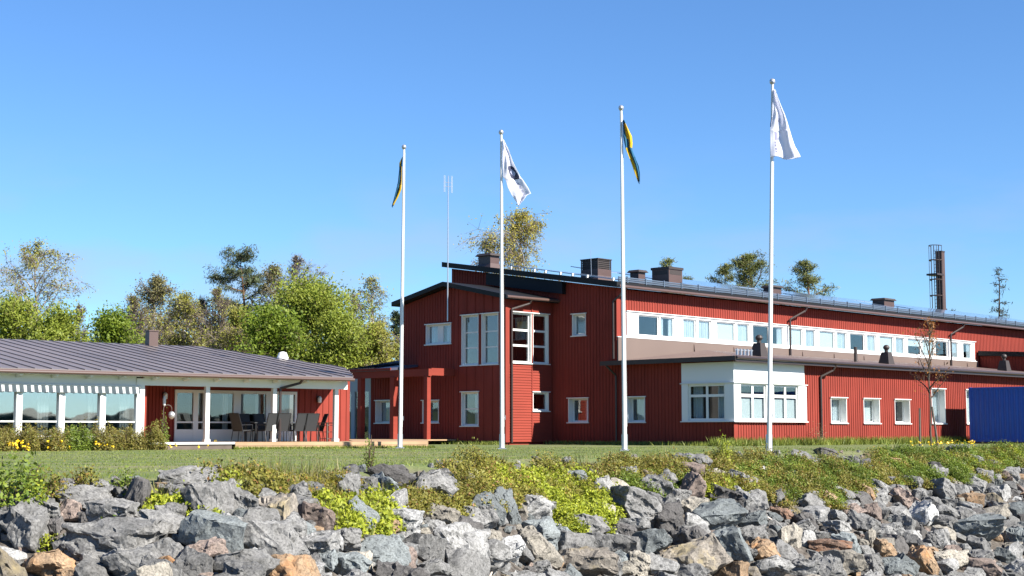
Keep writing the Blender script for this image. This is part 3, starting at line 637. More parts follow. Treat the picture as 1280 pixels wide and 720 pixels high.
mx = n.new('ShaderNodeMixRGB'); mx.inputs[1].default_value = (0.36, 0.38, 0.38, 1); mx.inputs[2].default_value = (0.030, 0.045, 0.055, 1)  # white stripes greyed: the shade under the eave is put into their colour
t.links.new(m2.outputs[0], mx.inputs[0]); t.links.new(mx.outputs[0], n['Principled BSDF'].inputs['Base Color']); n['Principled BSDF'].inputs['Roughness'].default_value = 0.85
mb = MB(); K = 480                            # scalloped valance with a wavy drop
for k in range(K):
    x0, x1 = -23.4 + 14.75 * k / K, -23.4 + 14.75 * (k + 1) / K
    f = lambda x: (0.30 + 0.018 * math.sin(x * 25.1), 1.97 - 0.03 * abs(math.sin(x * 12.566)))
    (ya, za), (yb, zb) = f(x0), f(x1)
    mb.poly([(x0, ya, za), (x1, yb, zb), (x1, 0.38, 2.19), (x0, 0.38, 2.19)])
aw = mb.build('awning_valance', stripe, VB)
MB().tube((-23.4, 0.40, 2.21), (-8.6, 0.40, 2.21), 0.035, n=8).build('awning_bar', M['white_metal'], aw)
# terrace posts, beam and eave
for x in (-5.9, -3.12, -0.4):
    MB().box(x - 0.08, x + 0.08, 0.56, 0.72, 0.32, 2.26).box(x - 0.11, x + 0.11, 0.53, 0.75, 0.26, 0.36).build('post', M['white'], VB)
MB().box(-8.42, 0.05, 0.50, 0.62, 2.26, 2.57).build('beam', M['white'], VB)
ev = MB().box(-23.5, -0.3, 0.02, 0.5, 2.55, 2.60)
for k in range(18):
    mb = MB()
    x = -22.8 + 1.22 * k
    mb.hexa([(x, 0.05, 2.50), (x + .09, 0.05, 2.50), (x + .09, 0.49, 2.44), (x, 0.49, 2.44)], [(x, 0.05, 2.549), (x + .09, 0.05, 2.549), (x + .09, 0.49, 2.549), (x, 0.49, 2.549)])
    mb.build('rafter_tail', M['white'], VB)
ev.build('soffit', M['white'], VB)
# terrace wall with the glazed partition
mb = MB(); wall(mb, (0, YW), FX, NY, -8.4, -5.76, 0.2, 2.7, style='v', batten=0.14, bw=0.03); wall(mb, (0, YW), FX, NY, -0.43, 2.1, 0.2, 2.9, style='v', batten=0.28, bw=0.05)
mb.box(-5.76, -0.43, YW - 0.01, YW + 0.2, 2.22, 2.7); mb.box(-8.42, -8.2, 0.75, YW - 0.03, 0.2, 2.5)
mb.build('terrace_wall', M['red'], VB)
mb = MB(); y0, y1 = YW - 0.05, YW + 0.08
for a, b in ((-5.76, -5.67), (-4.99, -4.78), (-4.57, -4.29), (-3.27, -2.96), (-1.84, -1.32), (-0.53, -0.43)): mb.box(a, b, y0, y1, 0.22, 2.22)
for a, b in ((-5.67, -4.99), (-4.78, -4.57), (-4.29, -3.27), (-2.96, -1.84), (-1.32, -0.53)): mb.box(a, b, y0, y1, 2.10, 2.22).box(a, b, y0 + 0.01, y1 - 0.01, 0.22, 0.72).box(a, b, y0 + 0.01, y1 - 0.01, 0.96, 1.02)
gp = mb.build('glazed_partition', M['white'], VB)
for a, b in ((-5.67, -4.99), (-4.78, -4.57), (-4.29, -3.27), (-2.96, -1.84), (-1.32, -0.53)): MB().box(a, b, YW + 0.01, YW + 0.018, 0.72, 2.10).build('pane', M['glass'], gp)
mb = MB()
for a, b in ((-3.55, -3.3), (-2.1, -1.86), (-1.0, -0.55)):
    k = int((b - a) / 0.04)
    for i in range(k): mb.tube((a + 0.04 * i, YW + 0.3 + 0.02 * (i % 2), 0.3), (a + 0.04 * i, YW + 0.3 + 0.02 * (i % 2), 2.2), 0.026, n=5)
mb.build('curtain', M['curtain'], VB)
# shell behind
mb = MB().box(-23.5, -8.5, 8.0, 8.1, 0.1, 3.4).box(-8.4, 1.9, YW + 4, YW + 4.1, 0.1, 3.4).box(-8.5, -8.4, 0.8, 11, 0.1, 2.6).box(1.95, 2.1, YW + 0.25, 4.2, 0.1, 2.9).box(-0.5, -0.4, 4.2, 11.5, 0.1, 2.9).box(-23.6, -23.5, 0.5, 11.5, 0.1, 2.6)
mb.build('inner_wall', M['dark'], VB)
MB().box(-23.5, -0.4, 0.6, 11.5, 0.0, 0.14).box(-0.4, 2.0, YW, 4.2, 0, 0.14).build('floor_slab', M['floor'], VB)
vr = lambda y: 2.72 + 0.142 * y
mb = MB(); pl = [(-23.9, 0.0), (-0.02, 0.0), (0.95, 1.6), (2.17, 4.08), (-0.45, 11.9), (-23.9, 11.9)]
roof_slab(mb, [(x, y, vr(y)) for x, y in pl], 0.10)
mb.hexa([(-23.9, 11.9, vr(11.9) - .1), (-0.45, 11.9, vr(11.9) - .1), (-0.45, 20, 3.2), (-23.9, 20, 3.2)], [(-23.9, 11.9, vr(11.9)), (-0.45, 11.9, vr(11.9)), (-0.45, 20, 3.3), (-23.9, 20, 3.3)])
v_roof = mb.build('seamed_roof', M['roof_mauve'], VB)
mb = MB(); x = -23.6
while x < 2.1:                                # standing seams
    ya = 0.0 if x < -0.05 else (1.6 * (x + 0.02) / 0.97 if x < 0.95 else 1.6 + 2.48 * (x - 0.95) / 1.22)
    yb = 11.85 if x < -0.45 else 11.9 - (x + 0.45) * 7.82 / 2.62
    if yb - ya > 0.2: mb.hexa([(x, ya, vr(ya) - .01), (x + .02, ya, vr(ya) - .01), (x + .02, yb, vr(yb) - .01), (x, yb, vr(yb) - .01)], [(x, ya, vr(ya) + .034), (x + .02, ya, vr(ya) + .034), (x + .02, yb, vr(yb) + .034), (x, yb, vr(yb) + .034)])
    x += 0.58
mb.build('roof_seam', M['roof_mauve'], v_roof)
MB().tube((-23.9, -0.06, 2.62), (-0.02, -0.06, 2.62), 0.065, n=10).build('gutter', M['gutter'], v_roof)
mb = MB().box(-3.18, -2.76, 11.2, 11.6, 4.1, 4.95).box(-3.21, -2.73, 11.17, 11.63, 4.95, 5.0); mb.build('chimney', M['chim'], v_roof)
MB().lathe([(0.22, 0), (0.25, 0.16), (0.16, 0.38), (0.05, 0.42)], (0.9, 6.9, 3.6), 14).build('white_vent_cap', M['white_metal'], v_roof)
downpipe(VB, [(-2.3, -0.06, 2.58), (-2.32, 0.1, 2.45), (-2.95, 0.47, 2.25), (-2.95, 0.47, 0.3)], 0.05)

# ------------------------------------------------------------------ terrace deck
def V2W(x, y, z=0): return Vector((-6.1 + math.sin(T_V) * x - math.cos(T_V) * y, 57.7 + math.cos(T_V) * x + math.sin(T_V) * y, z))
def M2W(x, y, z=0): return Vector((5.01 + math.sin(T_M) * x - math.cos(T_M) * y, 71.5 + math.cos(T_M) * x + math.sin(T_M) * y, z))
DK = empty('terrace_deck', V2W(-2, 0), RZV); tag(DK, 'low wooden terrace deck with pale front boards on the lawn', 'deck')
inv = lambda w: Vector(((w.x + 6.1) * math.sin(T_V) + (w.y - 57.7) * math.cos(T_V) + 2, -(w.x + 6.1) * math.cos(T_V) + (w.y - 57.7) * math.sin(T_V), w.z))
poly = [V2W(-8.4, -0.4), V2W(3.2, -0.4), M2W(-5.3, 7.55), M2W(-3.4, 7.55), M2W(-3.4, 16.2), V2W(2.2, 3.4), V2W(-8.4, 3.4)]
pl = [inv(p_) for p_ in poly]
MB().hexa([(p_.x, p_.y, 0.19) for p_ in pl], [(p_.x, p_.y, 0.25) for p_ in pl]).build('deck_boards', M['wood'], DK)
fr = MB()
for k in range(2): fr.box(-3.3, 5.2, -0.44, -0.40, 0.005 + 0.125 * k, 0.12 + 0.125 * k)
a, b = pl[1], pl[2]; d_ = (b - a).normalized(); q_ = Vector((d_.y, -d_.x, 0)) * 0.03
fr.hexa([(a + q_)[:2] + (0.0,), (b + q_)[:2] + (0.0,), b[:2] + (0.0,), a[:2] + (0.0,)], [(a + q_)[:2] + (0.24,), (b + q_)[:2] + (0.24,), b[:2] + (0.24,), a[:2] + (0.24,)])
fr.build('front_board', M['wood'], DK)
MB().box(-6.4, -3.4, -0.36, -0.28, 0.0, 0.2).build('plinth', M['grey_wood'], DK)
MB().box(-6.6, -3.3, -0.42, -0.38, 0.19, 0.262).build('edge_trim', M['white'], DK)

# ------------------------------------------------------------------ garden chairs and table
def make_chair():
    r = empty('garden_chair')
    mb = MB()
    mb.hexa([(-.23, -.22, .40), (.23, -.22, .40), (.23, .24, .43), (-.23, .24, .43)], [(-.23, -.22, .425), (.23, -.22, .425), (.23, .24, .455), (-.23, .24, .455)])
    mb.build('seat', M['chair'], r)
    mb = MB(); mb.hexa([(-.225, -.22, .42), (.225, -.22, .42), (.225, -.19, .42), (-.225, -.19, .42)], [(-.235, -.46, 1.06), (.235, -.46, 1.06), (.235, -.435, 1.06), (-.235, -.435, 1.06)])
    mb.build('backrest', M['chair'], r)
    for s in (-1, 1):
        MB().path([(.25 * s, -.21, .42), (.255 * s, -.46, 1.07)], 0.014, 6).build('back_frame', M['chair_frame'], r)
        MB().path([(.26 * s, -.32, .0), (.26 * s, -.24, .42), (.27 * s, -.30, .63), (.28 * s, .24, .64), (.27 * s, .27, .0)], 0.015, 6).build('leg', M['chair_frame'], r)
    for a_, b_ in (((-.235, -.455, 1.065), (.235, -.455, 1.065)), ((-.26, .25, .41), (.26, .25, .41)), ((-.26, -.22, .41), (.26, -.22, .41))): MB().path([a_, b_], 0.0135, 6).build('crossbar', M['chair_frame'], r)
    return r
proto = make_chair()
G = 'high backed chairs around the terrace table'
CH = [(-3.26, 0.85, 4, 'dark high backed chair with its back to the lawn, just left of the downpipe post'), (-2.76, 0.80, -6, 'dark high backed chair with its back to the lawn, directly right of the downpipe post'),
      (-1.98, 0.88, 3, 'dark high backed chair with its back to the lawn, left one of the close pair'), (-1.50, 0.85, -3, 'dark high backed chair with its back to the lawn, right one of the close pair'),
      (-3.95, 1.5, -75, 'paler high backed chair at the left end of the terrace table'), (-3.1, 2.6, 178, 'grey high backed chair beyond the table, in front of the middle terrace window'),
      (-2.35, 2.65, 184, 'grey high backed chair beyond the table, half hidden by the downpipe post'), (-1.35, 2.6, 172, 'grey high backed chair beyond the table, before the narrow curtained pane'), (-0.75, 1.55, 75, 'dark high backed chair at the right end of the terrace table')]
for i, (x, y, a, lb) in enumerate(CH):
    o = proto if i == 0 else copy_tree(proto)
    o.location = V2W(x, y, 0.25); o.rotation_euler = (0, 0, RZV + R(a)); tag(o, lb, 'chair', G)
TB = empty('terrace_table', V2W(-2.4, 1.75, 0.25), RZV); tag(TB, 'long dark table between the chairs on the terrace', 'table')
MB().box(-1.15, 1.15, -.45, .45, .70, .735).build('tabletop', M['chair'], TB)
for x in (-1.05, 1.05):
    for y in (-.38, .38): MB().box(x - .03, x + .03, y - .03, y + .03, 0, .70).build('leg', M['chair_frame'], TB)
SD = empty('slatted_stand', V2W(-0.50, 1.05, 0.25), RZV + R(20)); tag(SD, 'small dark slatted wooden stand by the right terrace post', 'stand')
for z, nm in ((.10, 'shelf'), (.36, 'shelf'), (.62, 'tabletop')):
    mb = MB()
    for k in range(5): mb.box(-.30, .30, -.22 + .092 * k, -.15 + .092 * k, z, z + .022)
    mb.build(nm, M['grey_wood'], SD)
for x in (-.28, .28):
    for y in (-.2, .2): MB().box(x - .022, x + .022, y - .022, y + .022, 0, .70).build('leg', M['grey_wood'], SD)
for x in (-.28, .28): MB().box(x - .02, x + .02, -.24, .24, .70, .735).build('handle', M['grey_wood'], SD)
# wall lamps on the terrace
def wall_lamp(x, z, lb):
    o = empty('wall_lantern', V2W(x, YW - 0.04, z), RZV); tag(o, lb, 'lamp')
    MB().box(-.05, .05, -.0, .03, -.12, .12).path([(0, 0, .06), (0, -.1, .14), (0, -.12, .08)], 0.012, 6).build('bracket', M['pipe'], o)
    MB().lathe([(.03, -.16), (.075, -.14), (.085, .04), (.03, .10)], (0, -.13, 0), 10).build('lamp_shade', M['curtain'], o)
wall_lamp(-6.22, 2.0, 'small lantern on the red terrace wall left of the glass door')
wall_lamp(0.55, 1.95, 'small lantern on the red terrace wall above the slatted stand')
HK = empty('shepherd_hook', V2W(-7.5, 0.9, 0.1), RZV); tag(HK, 'leaning metal hook stand holding a grey ball lantern by the veranda', 'lantern stand')
pts = [(0, 0, 0), (.03, 0, 1.35)] + [(.19 - .16 * math.cos(a), 0, 1.35 + .14 * math.sin(a)) for a in [R(15 * k) for k in range(1, 13)]]
MB().path(pts, 0.012, 6).build('pole', M['grey_wood'], HK)
MB().path([(.35, 0, 1.35), (.35, 0, 1.26)], 0.008, 5).build('hanger', M['grey_wood'], HK)
MB().lathe([(.03, -.15), (.11, -.08), (.135, 0), (.10, .09), (.03, .13)], (.35, 0, 1.13), 14).build('lantern_globe', M['galv'], HK)
HL = empty('hanging_wind_chime', V2W(-7.35, 1.1, 1.55), RZV); tag(HL, 'slim pale ornament hanging under the eave above the hook stand', 'ornament')
MB().tube((0, 0, 0.35), (0, 0, .95), .006, n=5).build('cord', M['grey_wood'], HL); MB().lathe([(.02, 0), (.05, .05), (.06, .25), (.03, .36)], (0, 0, 0), 10).build('body', M['blind'], HL)

# ------------------------------------------------------------------ flagpoles and flags
POLES = [((-4.27, 57.39), (0.07, 0.0), 'white flagpole farthest from the shore rocks, carrying a narrow furled blue and yellow flag'), ((-0.36, 54.50), (-0.04, 0.0), 'white flagpole in front of the bay corner, carrying a white flag with dark emblem'),
         ((3.77, 50.33), (-0.04, 0.0), 'white flagpole in front of the gable wall, carrying a twisted blue and yellow flag'), ((7.94, 46.45), (0.29, 0.0), 'white flagpole nearest the shore, carrying a plain looking white flag')]
PH = 11.56
cloth_w = mat('white_cloth', (0.84, 0.84, 0.90), 0.8); cloth_b = mat('blue_cloth', (0.022, 0.150, 0.27), 0.8); cloth_y = mat('yellow_cloth', (0.72, 0.52, 0.03), 0.8)
cloth_n = mat('navy_print', (0.02, 0.025, 0.06), 0.8); cloth_g = mat('grey_print', (0.20, 0.20, 0.30), 0.8)
for m_ in (cloth_w, cloth_b, cloth_y):
    t = m_.node_tree; p_ = t.nodes['Principled BSDF']; tr = t.nodes.new('ShaderNodeBsdfTranslucent'); tr.inputs['Color'].default_value = p_.inputs['Base Color'].default_value
    mx = t.nodes.new('ShaderNodeMixShader'); mx.inputs[0].default_value = 0.5; out = t.nodes['Material Output']
    t.links.new(p_.outputs[0], mx.inputs[1]); t.links.new(tr.outputs[0], mx.inputs[2]); t.links.new(mx.outputs[0], out.inputs['Surface'])
for (bx, by), (lx, ly), lb in POLES:
    o = empty('flagpole', (bx, by, 0)); tag(o, lb, 'flagpole', 'white flagpoles on the lawn')
    MB().tube((0, 0, 0.05), (lx, ly, PH), 0.078, 0.042, 20).build('pole', M['white_metal'], o, smooth=True)
    MB().box(-.10, .10, -.02, .02, 0.0, .55).box(-.16, .16, -.16, .16, 0, .04).build('base_bracket', M['galv'], o)
    MB().box(.075, .12, -.02, .02, 1.12, 1.16).box(.11, .13, -.02, .02, 1.06, 1.22).build('cleat', M['galv'], o)
    MB().lathe([(.02, -.02), (.05, .0), (.085, .05), (.095, .09), (.085, .13), (.05, .175), (.01, .19)], (lx, ly, PH), 14).build('finial', M['galv'], o, smooth=True)
    MB().path([(.085, -.03, .8), (lx + .055, ly - .03, PH - .15)], 0.006, 4).build('halyard', M['white'], o)
def flag(pole, prof, colour, mats, folds, lb, name, seed, depth=0.10):
    """prof: (drop below the top, left x, right x) in metres beside the pole; colour(s, r) -> material index."""
    (bx, by), (lx, ly), _ = POLES[pole]; NS, NR = 90, 44
    dz = [p_[0] for p_ in prof]; xl = [p_[1] for p_ in prof]; xr = [p_[2] for p_ in prof]; tot = dz[-1] - dz[0]
    vs = []; fs = []; ms = []; rr = random.Random(seed); ph = rr.uniform(0, 6)
    for i in range(NS + 1):
        d = dz[0] + tot * i / NS; a = np.interp(d, dz, xl); b = np.interp(d, dz, xr)
        for j in range(NR + 1):
            r = j / NR; env = math.sin(math.pi * min(1, i / NS * 1.5 + 0.1)) if i < NS * .6 else 1.0
            y = depth * (r ** 0.7) * (0.25 + 0.75 * env) * math.sin(folds * math.pi * r + ph + 2.2 * i / NS) + 0.025 * math.sin(9 * r + 14 * i / NS + ph) - 0.1
            edge = 0.05 * math.sin(6.0 * r + seed) * (i / NS) ** 3
            vs.append((a + (b - a) * r, y, -d + edge))
    for i in range(NS):
        for j in range(NR):
            k = i * (NR + 1) + j; fs.append((k, k + 1, k + NR + 2, k + NR + 1)); ms.append(colour((i + .5) / NS, (j + .5) / NR))
    me = bpy.data.meshes.new(name); me.from_pydata(vs, [], fs); me.polygons.foreach_set('material_index', ms); me.polygons.foreach_set('use_smooth', [True] * len(fs))
    o = link(name, me, mats); o.location = (bx + lx, by + ly, PH); tag(o, lb, 'flag')
    so = o.modifiers.new('thickness', 'SOLIDIFY'); so.thickness = 0.006; so.offset = 0
    return o
def c1(s, r): return 1 if (s < .2 and r < .5) or (.2 <= s < .55 and r > .72) or (s >= .55 and r > .5) else 0
flag(0, [(.32, -.06, -.04), (.55, -.17, -.05), (.8, -.17, -.06), (1.3, -.22, -.06), (1.6, -.28, -.08), (1.9, -.36, -.20), (2.25, -.45, -.38)], c1, [cloth_b, cloth_y], 3.0, 'furled blue and yellow flag hanging left of the farthest flagpole', 'national_flag', 3)
def c3(s, r):
    if s < .06: return 0
    if s < .30: return 1 if r > .32 else 0
    if s < .44: return 1 if r > .55 else 0
    return 1 if r < .42 and s < .97 else 0
flag(2, [(.35, .05, .09), (.6, .05, .22), (.9, .06, .36), (1.15, .10, .38), (1.35, .14, .36), (1.6, .24, .46), (1.9, .36, .58), (2.15, .44, .62), (2.4, .53, .62), (2.5, .57, .61)], c3, [cloth_b, cloth_y], 3.0, 'twisted blue and yellow flag hanging right of a flagpole before the gable', 'national_flag', 5)
def c2(s, r):                                 # rounded dark badge with a pale shield, and rows of faint lettering below
    u, v = (r - 0.66) / 0.25, (s - 0.50) / 0.095
    u -= 0.15 * v
    if abs(u) < 1 and abs(v) < 1 and abs(u) ** 3 + abs(v) ** 3 < 1.25:
        if abs(u) + abs(v) < 0.66: return 2
        return 1
    if .66 < s < .93 and abs(r - (.62 + .25 * (s - .66))) < .07 and int(s * 70) % 4 != 0 and int(r * 44 + s * 50) % 3 != 0: return 3
    return 0
flag(1, [(.20, .05, .09), (.6, .06, .28), (1.0, .06, .42), (1.35, .06, .58), (1.62, .07, .72), (1.72, .16, .80), (2.0, .24, .98), (2.25, .36, 1.10), (2.32, .40, .95), (2.55, .55, .80), (2.66, .62, .66)], c2, [cloth_w, cloth_n, mat('pale_print', (.34, .36, .48), .8), cloth_g], 2.6, 'white flag with a dark square emblem and faint lettering', 'emblem_flag', 8, 0.07)
def c4(s, r):
    if .40 < s < .49:                         # a faint letter M
        u = (r - .38) / .22
        if 0 <= u <= 1:
            v = (s - .40) / .09
            if u < .14 or u > .86 or abs(abs(u - .5) - (.5 - .62 * v) * 1.0) < .11 and v < .75: return 3
    if .62 < s < .74 and .20 < r < .36: return 3
    if .74 < s < .93 and .18 < r < .26 and int(s * 60) % 3: return 3
    if .40 < s < .55 and r < .05: return 1
    return 0
flag(3, [(.20, -.01, .05), (.5, -.02, .14), (1.0, -.03, .34), (1.25, -.10, .42), (1.6, -.12, .53), (2.0, -.12, .66), (2.22, -.12, .78), (2.34, -.12, .84), (2.38, -.08, .70)], c4, [cloth_w, cloth_n, cloth_g, cloth_g], 3.0, 'plain looking white flag with faint lettering on the flagpole nearest the shore', 'lettered_flag', 13, 0.12)

# aerial mast on the bay roof
AM = empty('aerial_mast', M2W(-3.86, 7.7, 6.1), RZV); tag(AM, 'thin metal mast with small aerial rods above the bay roof', 'mast')
MB().tube((0, 0, 0), (0, 0, 7.3), 0.035, 0.022, 10).build('pole', M['galv'], AM)
mb = MB().tube((-.26, 0, 6.75), (.26, 0, 6.75), 0.012, n=6).tube((-.26, 0, 6.95), (.26, 0, 6.95), .012, n=6); mb.build('crossarm', M['galv'], AM)
for x in (-.26, -.20, .20, .26, .0): MB().tube((x, .0, 6.45), (x, .0, 7.3), 0.012, n=6).build('aerial_rod', M['galv'], AM)

# steel chimney with its caged ladder, behind the building
SC = empty('steel_chimney', M2W(59.75, 15.2, 0), R(90) - T_M); tag(SC, 'tall brown steel chimney with caged ladder rising behind the long roof', 'chimney')
MB().box(0.85, 1.42, .22, .78, 0, 15.75).build('flue', M['chim'], SC)
MB().box(0.82, 1.45, .19, .81, 15.75, 15.85).build('flue_cap', M['roof'], SC)
mb = MB()
for y in (.3, .75): mb.tube((.55, y, 4), (.55, y, 16.3), .035, n=6)
z = 4.2
while z < 16: mb.tube((.55, .3, z), (.55, .75, z), .018, n=5); z += .3
mb.build('ladder', M['pipe'], SC)
def ring(z): return [(.55 - .85 * math.sin(a), .52 + .5 * math.cos(a), z) for a in [math.pi * k / 8 for k in range(9)]]
for z in (9.8, 10.5, 12.0, 13.35, 15.0, 16.25): MB().path(ring(z), .05 if z < 16 else .035, 6).build('cage_hoop', M['pipe'], SC)
mb = MB()
for k in range(0, 9, 2): q = ring(0)[k]; mb.tube((q[0], q[1], 9.3), (q[0], q[1], 16.25), .022, n=5)
mb.build('cage_bar', M['pipe'], SC)
MB().box(-.35, .8, 0, 1.0, 13.7, 13.85).build('platform', M['pipe'], SC)
MB().box(1.42, 1.95, .4, .5, 10.9, 11.0).box(1.42, 1.75, .4, .55, 14.7, 14.85).build('bracket', M['pipe'], SC)

# blue shipping container
BC = empty('shipping_container', M2W(19.17, -8.14, 0), R(90) - T_M); tag(BC, 'dark blue corrugated shipping container standing beside the red wing', 'container')
H0, H1, LN, WD = 0.10, 2.96, 12.19, 2.44
n_c = 44
for side in (0, 1):
    prof = []; mb = MB()
    for k in range(n_c):
        y = -0.12 - (LN - .24) * k / n_c; w_ = (LN - .24) / n_c
        for f_, d_ in ((0, 0), (.30, 0), (.42, .036), (.80, .036), (.92, 0)): prof.append((y - w_ * f_, d_))
    for (ya, da), (yb, db) in zip(prof[:-1], prof[1:]):
        xa, xb = (.03 + da, .03 + db) if side == 0 else (WD - .03 - da, WD - .03 - db)
        mb.poly([(xa, ya, H0 + .15), (xb, yb, H0 + .15), (xb, yb, H1 - .10), (xa, ya, H1 - .10)])
    mb.build('side_panel', M['blue'], BC)
mb = MB()
for x in (0.0, WD - .14):
    for y in (0.0, -LN + .12): mb.box(x, x + .14, y - .12, y, H0, H1)
mb.box(0.005, .10, -LN + .12, -.12, H0, H0 + .15).box(0.005, .07, -LN + .12, -.12, H1 - .11, H1 - 0.01).box(WD - .10, WD - .005, -LN + .12, -.12, H0, H0 + .15).box(WD - .07, WD - .005, -LN + .12, -.12, H1 - .11, H1 - .01)
mb.box(.14, WD - .14, -.12, -.03, H1 - .12, H1 - .01).box(.14, WD - .14, -.12, -.03, H0, H0 + .15)
mb.build('frame', M['blue'], BC)
MB().box(.03, WD - .03, -LN + .05, -.04, H1 - .03, H1 - 0.015).build('roof', M['blue'], BC)
mb = MB(); mb.box(.14, WD / 2 - .01, -.07, -.04, H0 + .15, H1 - .12).build('door', M['blue'], BC)
mb = MB(); mb.box(WD / 2 + .01, WD - .14, -.07, -.04, H0 + .15, H1 - .12).build('door', M['blue'], BC)
for x in (.5, .95, 1.5, 1.95): MB().tube((x, -.02, H0 + .05), (x, -.02, H1 - .05), .022, n=6).build('lock_rod', M['galv'], BC)
MB().box(.05, WD - .05, -LN + .1, -.1, 0.0, H0).build('skid', M['grey_wood'], BC)
# ------------------------------------------------------------------ trees
LM = {
    'willow': leaf_mat('leaf_yellow_green', (0.146, 0.192, 0.025), (0.309, 0.347, 0.053), 0.5),
    'green': leaf_mat('leaf_fresh_green', (0.099, 0.155, 0.017), (0.211, 0.268, 0.030), 0.5),
    'olive': leaf_mat('leaf_olive', (0.148, 0.156, 0.029), (0.311, 0.294, 0.058), 0.35),
    'birch': leaf_mat('leaf_birch_spring', (0.203, 0.187, 0.033), (0.407, 0.353, 0.056), 0.4),
    'brown': leaf_mat('leaf_bud_brown', (0.110, 0.105, 0.042), (0.210, 0.190, 0.070), 0.4),
    'pine': leaf_mat('needle_pine', (0.061, 0.081, 0.019), (0.159, 0.164, 0.040), 0.2),
    'pine_dark': leaf_mat('needle_pine_dark', (0.035, 0.052, 0.024), (0.085, 0.105, 0.042), 0.15),
    'spruce': leaf_mat('needle_spruce', (0.012, 0.025, 0.010), (0.033, 0.052, 0.019), 0.12),
    'grey': leaf_mat('bud_grey', (0.152, 0.129, 0.077), (0.258, 0.222, 0.122), 0.3),
    'rust': leaf_mat('leaf_rust', (0.178, 0.071, 0.016), (0.356, 0.154, 0.033), 0.4),
}
KIND = {   # crown base, limbs, lift deg, droop, limb profile, twigs per limb point, trunk radius/H, leaves, leaf size, twig radius
    'willow': dict(cb=.12, nl=26, lift=42, droop=.10, prof=lambda t: (math.sin(math.pi * min(1, t * .82 + .22))) ** .6, tw=5, tr=.016, nleaf=11000, ls=.15, jit=.42, leaf='willow', bark='bark', twig='twig_brown', aspect=.55),
    'birch': dict(cb=.22, nl=30, lift=50, droop=.30, prof=lambda t: (math.sin(math.pi * min(1, t * .85 + .15))) ** .7, tw=7, tr=.010, nleaf=5200, ls=.10, jit=.22, leaf='birch', bark='bark_birch', twig='twig', aspect=.5, hang=.8),
    'bare': dict(cb=.18, nl=24, lift=58, droop=.02, prof=lambda t: (math.sin(math.pi * min(1, t * .8 + .2))) ** .7, tw=13, tr=.010, nleaf=1300, ls=.09, jit=.15, leaf='grey', bark='bark_grey', twig='twig', aspect=.5),
    'pine': dict(cb=.38, nl=22, lift=12, droop=-.05, prof=lambda t: (math.sin(math.pi * min(1, t * .62 + .38))) ** .8, tw=5, tr=.015, nleaf=9000, ls=.20, jit=.26, leaf='pine', bark='bark_pine', twig='twig_brown', aspect=.16, flat=.45),
    'spruce': dict(cb=.06, nl=44, lift=-8, droop=.16, prof=lambda t: 1.0 - .93 * t, tw=4, tr=.012, nleaf=7000, ls=.20, jit=.20, leaf='spruce', bark='bark', twig='twig_brown', aspect=.18, flat=.5),
}
